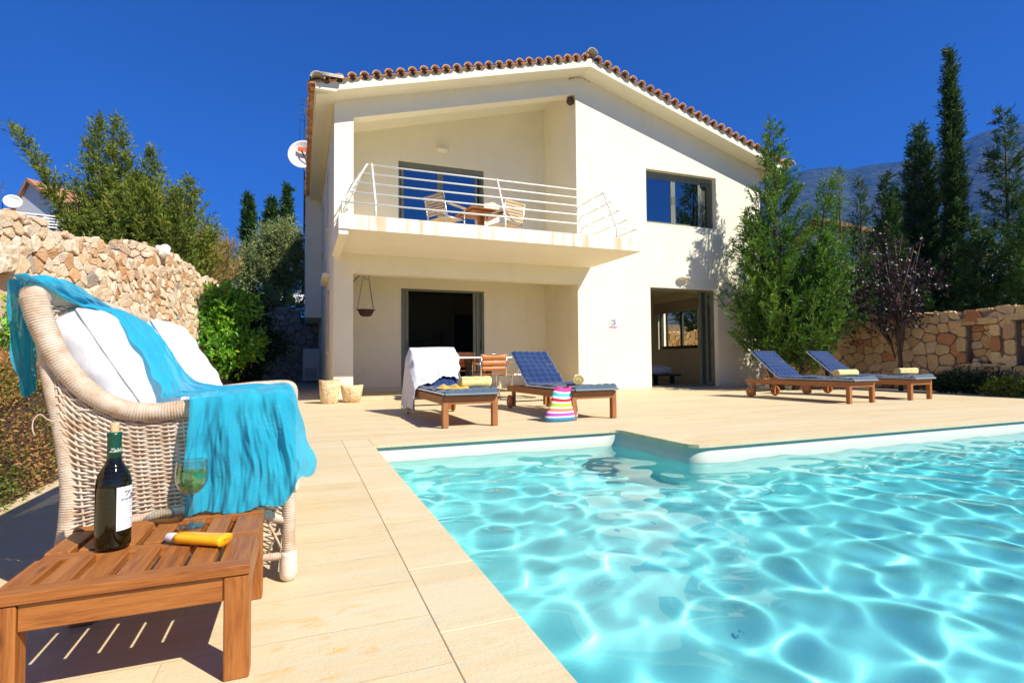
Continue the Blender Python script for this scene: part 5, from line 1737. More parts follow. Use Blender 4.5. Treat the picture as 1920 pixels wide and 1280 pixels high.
# prohibition sign: no diving pictogram over a red warning band
def sign():
    x0, x1, z0, z1 = 6.226, 6.408, 1.30, 1.595; y = D - .010
    m = MB(); m.bbox(((x0 + x1) / 2, y + .003, (z0 + z1) / 2), (x1 - x0, .006, z1 - z0), .0015)
    o = m.build('warning_sign', simple('white_sign_plate', (.82, .82, .82), .4, .02)); tag(o, 'small white no diving sign with a red band on the sunlit wall', 'sign')
    INK = simple('grey_sign_ink', (.10, .10, .14), .5); RED = simple('red_sign_ink', (.55, .02, .03), .5)
    cx, cz, r = (x0 + x1) / 2, 1.497, .066
    m = MB(); yy = y - .0025
    m.tube([(cx + r * math.cos(a * math.pi / 20), yy, cz + r * math.sin(a * math.pi / 20)) for a in range(40)], .0045, 5, closed=True)
    m.tube([(cx - r * .72, yy, cz + r * .72), (cx + r * .72, yy, cz - r * .72)], .0045, 5)
    # diver figure: head, body, arms; water line below
    m.lathe([(.001, -.002), (.012, -.002), (.012, .002), (.001, .002)], (cx + .022, yy, cz + .018), 14, 0, Matrix.Rotation(R(90), 4, 'X'))
    m.bar((cx + .030, yy, cz + .030), (cx - .010, yy, cz + .040), .004, .012, .001)
    m.bar((cx - .008, yy, cz + .040), (cx - .034, yy, cz + .020), .004, .008, .001)
    m.bar((cx + .012, yy, cz + .004), (cx + .036, yy, cz - .010), .004, .006, .001)
    m.bar((cx + .006, yy, cz - .020), (cx + .058, yy, cz - .020), .004, .006, .001)
    m.bar((cx - .036, yy, cz - .044), (cx + .036, yy, cz - .044), .004, .010, .001)
    m.build('pictogram', INK, o)
    m = MB(); m.bbox((cx, y - .002, 1.392), (x1 - x0 - .012, .003, .030), .0008); m.build('warning_band', RED, o)
    m = MB()
    for k in range(7): m.bbox((cx - .058 + k * .0195, y - .0042, 1.392), (.010, .0015, .011), .0003)
    m.build('band_marks', simple('white_sign_ink', (.8, .7, .7), .5), o)
    m = MB(); m.bbox((cx, y - .002, 1.362), (.15, .003, .006), .0005); m.bbox((cx, y - .002, 1.340), (.10, .003, .006), .0005); m.build('small_print', INK, o)
sign()
# old hanging balance pan on a bracket
IRON = simple('rusty_iron', (.06, .030, .018), .7, .4, 20, bumps=(60, .5, .004))
r = empty('hanging_balance_pan', (1.18, 10.9, 1.57), 0, 'old iron balance pan hanging on thin chains under the balcony', 'hanging pan')
m = MB()
m.lathe([(.001, 0), (.075, .004), (.11, .022), (.135, .070), (.150, .112), (.186, .128), (.186, .134), (.146, .122), (.128, .075), (.10, .03), (.001, .012)], (0, 0, 0), 40)
m.build('pan', IRON, r)
m = MB()
for a in (R(185), R(20), R(-40)):
    p = Vector((.165 * math.cos(a), .165 * math.sin(a), .13)); q_ = Vector((-.05 if a > 2 else .05, 0, .80))
    n = 26
    for k in range(n):
        c_ = p.lerp(q_, (k + .5) / n)
        ax = Vector((1, 0, 0)) if k % 2 else Vector((0, 1, 0))
        m.tube([c_ + ax * .007 * math.cos(t * math.pi / 3) + Vector((0, 0, .018 * math.sin(t * math.pi / 3))) for t in range(6)], .0026, 4, closed=True)
m.build('chain', IRON, r)
m = MB(); m.tube([(-.055, 0, .80), (-.045, 0, .825), (.045, 0, .825), (.055, 0, .80)], .008, 6)
m.tube([(.01 + .03 * math.cos(a), 0, .76 + .035 * math.sin(a)) for a in [math.pi * (.5 + 1.4 * k / 12) for k in range(13)]], .006, 6)
m.tube([(.0 - .025 * math.cos(a), 0, .87 + .03 * math.sin(a)) for a in [math.pi * (-.6 + 1.5 * k / 12) for k in range(13)]], .006, 6)
m.tube([(0, 0, .88), (0, 0, 1.08)], .006, 6)
m.build('hook', IRON, r)
m = MB(); m.tube([(.80 - 1.18, 0, .53), (1.11 - 1.18, 0, .86), (1.16 - 1.18, 0, .90)], .010, 6); m.build('bracket', IRON, r)
rock('swallow_nest', (5.385, D + .10, 6.27), .075, 3, simple('nest_mud', (.10, .055, .03), .95, .3, 20, bumps=(60, 1, .02)), 'dark mud nest under the top corner of the loggia opening', (1, .9, 1.2))['category'] = 'nest'
m = MB(); rg = random.Random(9)
for k in range(34):
    x = 5.28 + .52 * rg.random() ** 1.0; z = rz(x) - .012 - abs(rg.gauss(0, .022))
    m.bbox((x, D - .003, z), (rg.uniform(.008, .026), .010, rg.uniform(.006, .018)), .002)
o = m.build('nest_remains', simple('mud_crumbs', (.30, .13, .06), .95)); tag(o, 'brown mud crumbs of old nests under the ridge of the gable', 'nest', kind='stuff')

# satellite dish, aerial mast on brackets at the left eave
r = empty('satellite_dish', (.02, 16.2, 6.55), 0, 'white satellite dish with an orange badge on a bracket at the left eave', 'satellite dish')
m = MB()
def dsh(u, v):
    a = 2 * math.pi * u; rr_ = .43 * v
    return (rr_ * math.cos(a) * .96, -.02 + .16 * v * v * -1 + .16, rr_ * math.sin(a))
m.grid(dsh, 40, 10, 0, True, True)
o = m.build('dish', simple('off_white_dish', (.72, .69, .62), .5, .04), r); o.rotation_euler = (R(-10), 0, R(-12)); md = o.modifiers.new('t', 'SOLIDIFY'); md.thickness = .012
m = MB(); m.bbox((.06, -.012, .15), (.42, .010, .13), .003); bd = m.build('badge', simple('orange_badge', (.66, .14, .04), .5), o)
m = MB(); m.tube([(-.04, .0, .10), (.06, -.02, -.12), (.16, -.04, -.40)], .022, 6); m.build('feed_arm', BLACK, r)
r = empty('aerial_mast', (.06, 16.6, 4.4), 0, 'thin aerial mast with a wire antenna fixed to the left eave', 'antenna')
m = MB()
m.tube([(0, 0, 0), (0, 0, 3.1)], .022, 8); m.tube([(.0, 0, .22), (.47, .1, .22)], .03, 6); m.tube([(.0, 0, 1.15), (.47, .1, 1.15)], .03, 6); m.tube([(.0, 0, 1.1), (.4, .1, .5)], .015, 6)
m.build('mast', ALU_DARK, r)
m = MB()
for z in (3.3, 3.45, 3.6, 3.75, 3.9): m.tube([(-.13, 0, z), (.14, 0, z)], .006, 4)
for x in (-.13, .0, .14): m.tube([(x, 0, 2.7), (x, 0, 4.0)], .006, 4)
m.tube([(0, 0, 3.0), (0, 0, 3.95)], .012, 6); m.build('wire_grid', ALU_DARK, r)
# air conditioner at the end of the side passage
r = empty('air_conditioner', (.27, 17.0, .12), 0, 'grey white air conditioner unit at the end of the side passage', 'air conditioner')
m = MB(); m.bbox((0, .18, .48), (.46, .36, .94), .012); m.build('casing', simple('aged_white_casing', (.55, .54, .50), .5), r)
m = MB()
for k in range(10): m.bbox((0, -.006, .08 + .032 * k), (.34, .012, .012), .003)
m.build('grille', simple('grey_grille', (.20, .20, .19), .5), r)
# parked car glimpsed behind the olive tree
r = empty('parked_car', (.30, 42, 4.6), R(20), 'white car glimpsed behind the olive tree beside the villa', 'car')
CARW = simple('white_car_paint', (.72, .73, .75), .25)
m = MB()
def car_sec(x):
    return np.interp(x, [-2.1, -1.9, -1.0, -.5, .6, 1.3, 2.0, 2.1], [.55, .72, .80, 1.36, 1.40, .95, .82, .55])
def cf(u, v):
    x = -2.1 + 4.2 * u; h = car_sec(x); a = math.pi * v
    w = .85 * (1 - .18 * max(0, (h - .8)) * math.sin(a) * 1.5)
    return (x, -w * math.cos(a) if True else 0, .25 + (h - .25) * min(1, math.sin(a) * 1.6))
m.grid(cf, 42, 15); m.build('body', CARW, r)
for x in (-1.35, 1.3):
    for s in (-1, 1):
        m = MB(); m.lathe([(.001, -.1), (.30, -.1), (.32, -.06), (.32, .06), (.30, .1), (.001, .1)], (x, s * .76, .31), 20, 0, Matrix.Rotation(R(90), 4, 'X')); m.build('wheel', BLACK, r)
m = MB()
for s in (-1, 1): m.add([(-.75, s * .80, .86), (.95, s * .80, .92), (.55, s * .70, 1.28), (-.45, s * .68, 1.26)], [(0, 1, 2, 3)])
o = m.build('side_window', SOLAR, r); md = o.modifiers.new('t', 'SOLIDIFY'); md.thickness = .02
# glass bauble in the olive tree and blue ribbon at the plum trunk
m = MB(); m.lathe([(.001, -.075)] + [(.075 * math.cos(a), .075 * math.sin(a)) for a in np.linspace(-1.4, 1.4, 12)] + [(.001, .075)], (0, 0, 0), 20)
o = m.build('glass_ball', simple('pale_blue_glass', (.45, .72, .80), .08, .05)); o.location = (-0.34, 20.43, 3.94); tag(o, 'pale blue glass ball hanging in the olive tree', 'ornament')
m = MB()
m.grid(lambda u, v: (.03 * math.sin(v * 7), (u - .5) * .05, .16 - .32 * v), 3, 16); m.grid(lambda u, v: (.02 * math.sin(v * 5), -.02 + (u - .5) * .04 + .08 * v, .02 - .16 * v), 3, 10)
m.grid(lambda u, v: (.02, (u - .5) * .16, .03 + .035 * v + .02 * math.sin(u * 6)), 10, 3)
o = m.build('blue_ribbon', simple('blue_plastic_ribbon', (.02, .10, .42), .4)); o.location = (XRW - .12, 7.628, 1.17); md = o.modifiers.new('t', 'SOLIDIFY'); md.thickness = .004
tag(o, 'blue ribbon knotted in front of the right stone wall', 'ribbon')

# ================================================================ neighbouring houses
def tile_roof_plane(m, a, b, c, d, n=30):
    pass
r = empty('white_house', (-17.9, 47.2, 2.9), R(-38), 'white house with an orange tiled gable above the left wall', 'house')
WH = m_stucco('whitewash', (.80, .79, .74))
m = MB()
m.wall_xz([(-2.6, 0), (6.0, 0), (6.0, 8.6), (5.2, 8.6), (.3, 10.5), (-2.6, 8.3)], [], 0, 6.0, 0); m.build('walls', WH, r, recalc=True)
m = MB()
m.add([(.3, -.4, 10.72), (6.6, -.4, 8.25), (6.6, 7, 8.25), (.3, 7, 10.72)], [(0, 1, 2, 3)]); m.add([(.3, -.4, 10.72), (-3.0, -.4, 8.15), (-3.0, 7, 8.15), (.3, 7, 10.72)], [(3, 2, 1, 0)])
tt = NT('orange_roof_rows'); wv = tt.n('TexWave', wave_type='BANDS', bands_direction='Y'); tt.l(tt.coord(), wv.inputs['Vector']); wv.inputs['Scale'].default_value = 1.4
ORR = tt.pbr(tt.ramp(wv.outputs[0], [(.2, (.42, .17, .07)), (.7, (.66, .34, .16))]), .9, tt.bump(wv.outputs[0], .8, .1))
o = m.build('roof', ORR, r); md = o.modifiers.new('t', 'SOLIDIFY'); md.thickness = .22
for (x, z) in ((1.6, 6.9), (3.8, 6.9)):
    m = MB(); m.box(x, x + .9, -.05, .02, z, z + 1.2); m.build('window', ALU_DARK, r)
r.scale = (.6, .6, 1)
r = empty('roof_terrace', (-14.9, 37.2, 3.0), R(12), 'white slatted terrace rail with a small round dish above the left wall', 'terrace')
m = MB()
for k in range(5): m.bbox((.9, 0, 6.0 - .16 * k - .0), (3.8, .05, .08), .01)
for k in range(4): m.bbox((-.9 + 1.2 * k, .05, 4.2), (.08, .08, 3.7), .01)
m.build('railing', WH, r)
m = MB(); m.box(-1.2, 3.2, .1, 3.0, 0, 5.0); m.build('walls', WH, r)
m = MB(); m.grid(lambda u, v: (.42 * v * math.cos(6.2832 * u), .06 - .1 * v * v, .36 * v * math.sin(6.2832 * u)), 28, 6, 0, True, True)
o = m.build('dish', WH, r); o.location = (.15, -.1, 6.55); md = o.modifiers.new('t', 'SOLIDIFY'); md.thickness = .02
m = MB(); m.tube([(.15, 0, 5.6), (.15, 0, 6.5)], .03, 6); m.tube([(-.3, .1, 5.6), (-.3, .1, 7.8)], .02, 6); m.tube([(-.55, .1, 7.3), (-.05, .1, 7.3)], .015, 5); m.build('pole', ALU_DARK, r)
r = empty('white_house', (21.4, 17.0, 0), R(-38), 'white house glimpsed through the conifers beyond the right wall', 'house')
m = MB(); m.wall_xz([(0, 0), (6.2, 0), (6.2, 4.6), (0.2, 6.5), (0, 6.5)], [], 0, 5.0, 0); m.build('walls', WH, r, recalc=True)
m = MB(); m.add([(-.4, -.35, 6.85), (6.6, -.35, 4.65), (6.6, 5.3, 4.65), (-.4, 5.3, 6.85)], [(0, 1, 2, 3)])
o = m.build('roof', ORR, r); md = o.modifiers.new('t', 'SOLIDIFY'); md.thickness = .16
for x in (1.2, 3.6):
    m = MB(); m.box(x, x + .9, -.06, .02, 2.4, 3.7); m.build('window', ALU_DARK, r)
# ================================================================ foreground: side table and what stands on it
def side_table():
    x0, x1, y0, y1, zt = -.572, -.104, 1.350, 1.835, .250
    cx, cy = (x0 + x1) / 2, (y0 + y1) / 2
    r = empty('side_table', (cx, cy, 0), 0, 'low slatted wooden side table in the foreground carrying the bottle and the glass', 'side table')
    def B(m, a, b, c, d, e, f, bv=.0022): m.bbox(((a + b) / 2 - cx, (c + d) / 2 - cy, (e + f) / 2), (b - a, d - c, f - e), bv)
    m = MB(); B(m, x0, x1, y0, y0 + .047, zt - .022, zt); m.build('front_board', WOOD[0], r)
    m = MB(); B(m, x0, x1, y1 - .034, y1, zt - .022, zt); m.build('rear_board', WOOD[0], r)
    m = MB(); B(m, x0 + .006, x1 - .006, 1.575, 1.617, zt - .030, zt - .006); m.build('cross_board', WOOD[0], r)
    pitch = (x1 - x0 - .004) / 7
    for k in range(7):
        a = x0 + .003 + k * pitch; b = a + pitch - (.0155 if k < 6 else .0)
        m = MB(); B(m, a, b, y0 + .0485, 1.5735, zt - .024, zt - .003); m.build('slat', WOOD[1], r)
        m = MB(); B(m, a, b, 1.6185, y1 - .0355, zt - .024, zt - .003); m.build('slat', WOOD[1], r)
    for lx in (x0 + .001, x1 - .053):
        for ly in (y0 + .004, y1 - .056):
            m = MB(); B(m, lx, lx + .052, ly, ly + .052, .0, zt - .0235, .003); m.build('leg', WOOD[2], r)
    for ly in (y0 + .010, y1 - .032):
        m = MB(); B(m, x0 + .0535, x1 - .0535, ly, ly + .022, zt - .078, zt - .0235); m.build('apron', WOOD[0], r)
    for lx in (x0 + .004, x1 - .026):
        m = MB(); B(m, lx, lx + .022, y0 + .0565, y1 - .0565, zt - .078, zt - .0255); m.build('apron', WOOD[1], r)
side_table()

def label_text(txt, size, mat, parent, name, R_, ang0, z0, shear=.35, cx=0.0):
    cu = bpy.data.curves.new(name, 'FONT'); cu.body = txt; cu.size = size; cu.shear = shear; cu.resolution_u = 3; cu.offset = .0002
    o = bpy.data.objects.new(name, cu); COL.objects.link(o)
    dg = bpy.context.evaluated_depsgraph_get(); dg.update()
    me = bpy.data.meshes.new_from_object(o.evaluated_get(dg)); COL.objects.unlink(o); bpy.data.objects.remove(o)
    bm = bmesh.new(); bm.from_mesh(me)
    bmesh.ops.subdivide_edges(bm, edges=[e for e in bm.edges if e.calc_length() > .004], cuts=2)
    for v in bm.verts:
        a = ang0 + v.co.x / R_
        v.co = Vector((R_ * math.cos(a), R_ * math.sin(a), z0 + v.co.y))
    bm.to_mesh(me); bm.free(); me.name = name
    me.materials.clear(); me.materials.append(mat)
    t = bpy.data.objects.new(name, me); COL.objects.link(t); t.parent = parent
    return t

def bottle():
    r = empty('wine_bottle', (-.430, 1.612, .2475), 0, 'dark green wine bottle with a protruding cork standing on the side table', 'bottle')
    t = NT('dark_bottle_glass')
    p = t.n('BsdfPrincipled'); p.inputs['Base Color'].default_value = (.006, .007, .001, 1); p.inputs['Roughness'].default_value = .06; p.inputs['Specular IOR Level'].default_value = .6
    p.inputs['Coat Weight'].default_value = .6; p.inputs['Coat Roughness'].default_value = .02
    tr = t.n('BsdfTransparent'); tr.inputs[0].default_value = (.30, .26, .02, 1)
    mx = t.n('MixShader'); mx.inputs[0].default_value = .34; t.l(p.outputs[0], mx.inputs[1]); t.l(tr.outputs[0], mx.inputs[2]); t.l(mx.outputs[0], t.out.inputs[0])
    prof = [(.001, .012), (.02, .006), (.031, .001), (.0355, .003), (.0372, .010), (.0375, .05), (.0375, .145), (.0370, .158), (.0350, .170), (.0305, .184), (.0235, .197), (.0175, .207), (.0150, .218), (.0142, .235), (.0140, .272), (.0155, .2735), (.0155, .279), (.0135, .280), (.0095, .280)]
    m = MB(); m.lathe(prof, (0, 0, 0), 48); m.build('glass_body', t.mat, r)
    m = MB(); m.lathe([(.0145, .218), (.0153, .2185), (.0148, .255), (.0150, .270), (.0160, .2725), (.0160, .281), (.0100, .2815)], (0, 0, 0), 36)
    cap = m.build('capsule', simple('green_foil_capsule', (.008, .075, .045), .32, .05, metal=.3), r)
    m = MB(); m.lathe([(.0095, .272), (.0097, .300), (.0092, .304), (.001, .3045)], (0, 0, 0), 24)
    m.build('cork', simple('natural_cork', (.60, .40, .20), .9, .25, 120, bumps=(200, .6, .002)), r)
    # label wraps the side facing right
    va = math.atan2(-1.612, .430)               # direction from the bottle to the camera
    a0, a1 = va + R(9), va + R(128)
    m = MB()
    def lf(u, v):
        a = a0 + (a1 - a0) * u
        return (.0378 * math.cos(a), .0378 * math.sin(a), .046 + .104 * v)
    m.grid(lf, 32, 6); lb = m.build('paper_label', simple('white_label_paper', (.80, .78, .76), .6, .03), r)
    INK = simple('black_label_ink', (.02, .02, .02), .6)
    label_text('Zabb\u03b1\u03c2', .030, INK, lb, 'label_script', .0381, a0 + R(12), .118, .45)
    m = MB()
    for k, (w, z) in enumerate(((40, .110), (30, .100), (34, .094), (34, .089), (30, .084), (34, .070), (34, .066), (20, .060), (44, .052))):
        c = a0 + R(48); hw = R(w) / 2; h = .0011
        m.grid(lambda u, v, c=c, hw=hw, z=z, h=h: (.0381 * math.cos(c - hw + 2 * hw * u), .0381 * math.sin(c - hw + 2 * hw * u), z + h * v), 10, 2)
    sp_ = m.build('small_print', simple('grey_label_ink', (.30, .30, .32), .6), lb)
    label_text('Zabb\u03b1\u03c2', .0135, simple('silver_foil_ink', (.55, .60, .52), .4), cap, 'capsule_script', .0158, va - R(42), .234, .45)
bottle()

def wineglass():
    r = empty('wine_glass', (-.280, 1.722, .2475), 0, 'stemmed glass half filled with white wine on the side table', 'wine glass')
    t = NT('thin_clear_glass')
    g = t.n('BsdfGlossy'); g.inputs['Roughness'].default_value = 0.0
    tr = t.n('BsdfTransparent'); tr.inputs[0].default_value = (.90, .93, .90, 1)
    mx = t.n("MixShader"); t.l(schlick(t, .10, 2.2), mx.inputs[0]); t.l(tr.outputs[0], mx.inputs[1]); t.l(g.outputs[0], mx.inputs[2]); t.l(mx.outputs[0], t.out.inputs[0])
    out = [(.001, .004), (.012, .004), (.030, .002), (.0345, .0022), (.0345, .0030), (.028, .0045), (.010, .008), (.0050, .015), (.0040, .035), (.0038, .070), (.0050, .084), (.011, .090), (.022, .097), (.032, .108), (.0385, .123), (.0408, .140), (.0400, .158), (.0375, .178), (.0370, .182)]
    inn = [(.0362, .182), (.0367, .177), (.0392, .158), (.0398, .140), (.0376, .124), (.0312, .1095), (.0215, .0985), (.010, .093), (.001, .0925)]
    m = MB(); m.lathe(out + inn, (0, 0, 0), 48); m.build('glass_body', t.mat, r)
    tw = NT('white_wine'); gl = tw.n('BsdfGlass'); gl.inputs['IOR'].default_value = 1.34; gl.inputs['Roughness'].default_value = 0; gl.inputs['Color'].default_value = (.99, .95, .62, 1)
    t2 = tw.n('BsdfTransparent'); t2.inputs[0].default_value = (.98, .90, .42, 1)
    mm = tw.n('MixShader'); mm.inputs[0].default_value = .70; tw.l(gl.outputs[0], mm.inputs[1]); tw.l(t2.outputs[0], mm.inputs[2]); tw.l(mm.outputs[0], tw.out.inputs[0])
    m = MB(); m.lathe([(.001, .0928), (.010, .0933), (.0213, .0989), (.0310, .1099), (.0374, .1243), (.0396, .140), (.0395, .1505), (.001, .1508)], (0, 0, 0), 48); m.build('wine', tw.mat, r)
wineglass()

def tube_bottle():
    a = Vector((-.300, 1.592)); b = Vector((-.163, 1.512)); d = (b - a); L = d.length + .0; ang = math.atan2(d.y, d.x)
    r = empty('sunscreen_bottle', ((a.x + b.x) / 2 + .0, (a.y + b.y) / 2 + .0, .2478), ang, 'flattened orange-yellow sunscreen bottle with a pale cap lying on the side table', 'bottle')
    OR = simple('glossy_orange_plastic', (.90, .42, .008), .22, .02, spec=.6)
    m = MB()
    secs = [(-.066, .012, .010), (-.064, .017, .0115), (-.05, .0215, .0125), (.03, .0245, .0125), (.060, .0265, .013), (.068, .0265, .0132), (.0695, .0255, .0125), (.0695, .001, .001)]
    n = 36
    vs = []; fs = []
    for (x, ry, rz_) in secs:
        for k in range(n):
            t = 2 * math.pi * k / n
            c, s_ = math.cos(t), math.sin(t)
            e = .72
            vs.append((x, ry * math.copysign(abs(c) ** e, c), .0135 + rz_ * math.copysign(abs(s_) ** e, s_)))
    for i in range(len(secs) - 1):
        for k in range(n):
            l = (k + 1) % n
            fs.append((i * n + k, i * n + l, (i + 1) * n + l, (i + 1) * n + k))
    m.add(vs, fs, 0, True); m.build('body', OR, r)
    m = MB(); m.lathe([(.001, 0), (.0095, 0), (.0115, .003), (.0118, .020), (.0112, .0275), (.001, .0275)], (-.0935, 0, .0128), 28, 0, Matrix.Rotation(R(90), 4, 'Y'))
    m.build('cap', simple('pearly_white_cap', (.62, .60, .62), .25, .03), r)
    m = MB(); m.bbox((.0704, -.004, .015), (.0006, .010, .0020), .0001); m.bbox((.0704, .008, .015), (.0006, .005, .0020), .0001); m.build('base_stamp', simple('brown_stamp', (.30, .12, .01), .6), r)
tube_bottle()

# ================================================================ foreground: white wicker sofa
def m_wicker():
    t = NT('whitewashed_wicker'); v = t.coord(); geo = t.n('NewGeometry')
    n = t.noise(v, 22, 5, .65); n2 = t.noise(v, 160, 3, .6)
    c = t.ramp(n, [(.30, (.40, .26, .15)), (.48, (.54, .43, .31)), (.64, (.62, .54, .43))])
    c = t.mix(t.ramp(geo.outputs['Random Per Island'], [(0, .0), (1, .30)]), c, (.48, .32, .20))
    return t.pbr(c, .62, t.bump(n2, .4, .002), spec=.35)
WICK = m_wicker()
def resample(path, st):
    P = [Vector(p) for p in path]
    # catmull-rom through the points
    Q = []
    for i in range(len(P) - 1):
        p0 = P[i - 1] if i else P[0] * 2 - P[1]; p1 = P[i]; p2 = P[i + 1]; p3 = P[i + 2] if i + 2 < len(P) else P[-1] * 2 - P[-2]
        k = 14
        for j in range(k):
            t = j / k
            Q.append(.5 * ((2 * p1) + (-p0 + p2) * t + (2 * p0 - 5 * p1 + 4 * p2 - p3) * t * t + (-p0 + 3 * p1 - 3 * p2 + p3) * t ** 3))
    Q.append(P[-1])
    out = [Q[0]]; acc = 0
    for a, b in zip(Q[:-1], Q[1:]):
        L = (b - a).length
        if L < 1e-9: continue
        while acc + L >= st:
            f = (st - acc) / L; a = a + (b - a) * f; out.append(a.copy()); L = (b - a).length; acc = 0
        acc += L
    return out
def wrapped(m, path, r, strand=.0075, n=12, rfn=None):
    pts = resample(path, strand / 4)
    rs = []
    for i, p in enumerate(pts):
        rr_ = r if rfn is None else rfn(i / (len(pts) - 1))
        rs.append(rr_ * (1 + .075 * abs(math.sin(math.pi * i / 4)) ** .6 - .05 + .012 * math.sin(i * 1.7)))
    m.tube(pts, rs, n)
def weave(m, S, nst, nv, r=.0042, amp=.0055, step=6):
    """horizontal strands over vertical stakes on the surface S(u, v) -> (point, normal)"""
    for k in range(nst + 1):
        u = k / nst
        pts = [S(u, j / 8)[0] for j in range(9)]
        m.tube(pts, r * .95, 6, caps=False)
    rg = random.Random(nst * 7 + nv)
    for j in range(nv):
        v = (j + .5) / nv
        pts = []
        N = nst * step
        for i in range(N + 1):
            u = i / N
            p, nn_ = S(u, v)
            s_ = math.cos(math.pi * (u * nst) + math.pi * (j % 2))
            s_ = math.copysign(abs(s_) ** .6, s_)
            pts.append(Vector(p) + Vector(nn_) * (amp * s_) + Vector((0, 0, rg.uniform(-.0006, .0006))))
        m.tube(pts, r * rg.uniform(.86, 1.05), 5, caps=False)
FOOTM = simple('turned_white_foot', (.70, .60, .48), .5, .1, 30)
def sofa():
    Y0, Y1 = 1.90, 3.15
    r = empty('wicker_sofa', (-.35, 2.5, 0), 0, 'whitewashed wicker two seat sofa facing the pool in the left foreground', 'sofa')
    def O(name, m, mat=WICK, par=None):
        m.v = [(x + .35, y - 2.5, z) for x, y, z in m.v]
        return m.build(name, mat, par or r)
    rim = [(-.704, .888), (-.699, .870), (-.690, .835), (-.675, .79), (-.648, .724), (-.611, .664), (-.567, .613), (-.516, .577), (-.457, .556), (-.39, .552), (-.314, .560), (-.192, .572), (-.09, .580), (-.050, .572), (-.036, .545), (-.035, .50), (-.035, .25), (-.035, .08)]
    post = [(-.698, .87), (-.688, .80), (-.668, .66), (-.645, .55), (-.628, .45), (-.618, .364), (-.616, .288), (-.624, .19), (-.648, .09), (-.675, .03)]
    def rim_z(x):
        xs = [a for a, _ in rim[:14]]; zs = [b for _, b in rim[:14]]
        return float(np.interp(x, xs, zs))
    for yy, sg in ((Y0, -1), (Y1, 1)):
        m = MB()
        def rf(t):
            return .033 - .005 * min(1, t / .3) if t < .50 else (.028 - (t - .50) / .12 * .008 if t < .62 else .020)
        wrapped(m, [(x, yy + (.0 if i > 2 else .0), z) for i, (x, z) in enumerate(rim)], .034, .0078, 14, rf); O('arm_rim', m)
        m = MB(); wrapped(m, [(x, yy + .015 * -sg, z) for x, z in post], .026, .0072, 12, lambda t: .018 + .008 * t if t < .75 else .024); O('rear_leg', m)
        m = MB(); m.lathe([(.001, 0), (.014, .001), (.024, .010), (.0275, .028), (.027, .060), (.0245, .082), (.0235, .094), (.001, .096)], (-.035, yy, -.001), 24); O('foot', m, FOOTM); m = MB(); m.lathe([(.001, 0), (.016, .001), (.027, .010), (.030, .028), (.029, .050), (.001, .06)], (-.682, yy + .015 * -sg, -.001), 24)
        O('foot', m, FOOTM)
        # woven side
        def S(u, v, yy=yy, sg=sg):
            bx = -.612 + .560 * u; tx = -.655 + .600 * u
            tz = rim_z(tx) - .02 if u > .02 else .72
            z0 = .200 + .060 * math.sin(math.pi * u) ** .8
            x = bx + (tx - bx) * v; z = z0 + (tz - z0) * v
            return (x, yy, z), (0, sg, 0)
        m = MB(); weave(m, S, 15, 44, .0040, .0040); O('woven_side', m)
        # infill between the back post and the rim
        m = MB()
        for k in range(20):
            z = .55 + k * .0155
            xa = float(np.interp(z, [b for _, b in rim[8::-1]], [a for a, _ in rim[8::-1]])); xb = float(np.interp(z, [b for _, b in post[::-1]], [a for a, _ in post[::-1]]))
            if xa - xb > .015: m.tube([(xa - .01, yy, z), ((xa + xb) / 2, yy - .006 * sg * (-1) ** k, z), (xb, yy + .015 * -sg, z)], .0055, 5)
        O('corner_infill', m)['kind'] = 'stuff'
        # arched apron rail, lattice, stretcher
        ar = lambda x: .190 + .062 * math.sin(math.pi * (x + .615) / .575)
        m = MB(); wrapped(m, [(x, yy, ar(x)) for x in np.linspace(-.612, -.04, 12)], .0145, .007, 10); O('apron_rail', m)
        m = MB(); wrapped(m, [(x, yy, .080) for x in np.linspace(-.63, -.04, 8)], .0120, .007, 10); O('stretcher', m)
        m = MB()
        for k in range(9):
            xa = -.60 + k * .0625
            m.tube([(xa, yy - .004, ar(xa) - .008), (xa + .052, yy - .006, .088)], .0042, 6); m.tube([(xa + .052, yy + .004, ar(min(-.05, xa + .052)) - .008), (xa, yy + .006, .088)], .0042, 6)
        m.tube([(-.61, yy, .150), (-.05, yy, .150)], .0045, 6)
        O('lattice', m)
    # back: woven, with wrapped top rim
    xb_ = lambda z: float(np.interp(z, [.2, .5, .93], [-.62, -.645, -.712]))
    m = MB(); wrapped(m, [(-.704, Y0, .888), (-.714, Y0 + .05, .900), (-.716, Y0 + .3, .906), (-.716, (Y0 + Y1) / 2, .908), (-.716, Y1 - .3, .906), (-.714, Y1 - .05, .900), (-.704, Y1, .888)], .030, .0078, 14); O('back_rim', m)
    def SB(u, v):
        z = .30 + .585 * v
        return (xb_(z), Y0 + .02 + (Y1 - Y0 - .04) * u, z), (1, 0, .12)
    m = MB(); weave(m, SB, 30, 56, .0050, .0060, 4); O('woven_back', m)
    # front apron and seat deck
    def SF(u, v):
        return (-.035, Y0 + .03 + (Y1 - Y0 - .06) * u, .25 + .11 * v), (1, 0, 0)
    m = MB(); weave(m, SF, 30, 10, .0045, .0055, 4); O('woven_front', m)
    m = MB(); wrapped(m, [(-.035, y, .235) for y in np.linspace(Y0, Y1, 8)], .0145, .007, 10); O('apron_rail', m)
    m = MB(); wrapped(m, [(-.035, y, .080) for y in np.linspace(Y0, Y1, 8)], .012, .007, 10); O('stretcher', m)
    m = MB(); wrapped(m, [(-.63, y, .080) for y in np.linspace(Y0, Y1, 8)], .012, .007, 10); O('stretcher', m)
    m = MB()
    for k in range(19):
        ya = Y0 + .03 + k * .0635
        m.tube([(-.031, ya, .225), (-.029, ya + .052, .088)], .0042, 6); m.tube([(-.039, ya + .052, .225), (-.041, ya, .088)], .0042, 6)
    O('lattice', m)
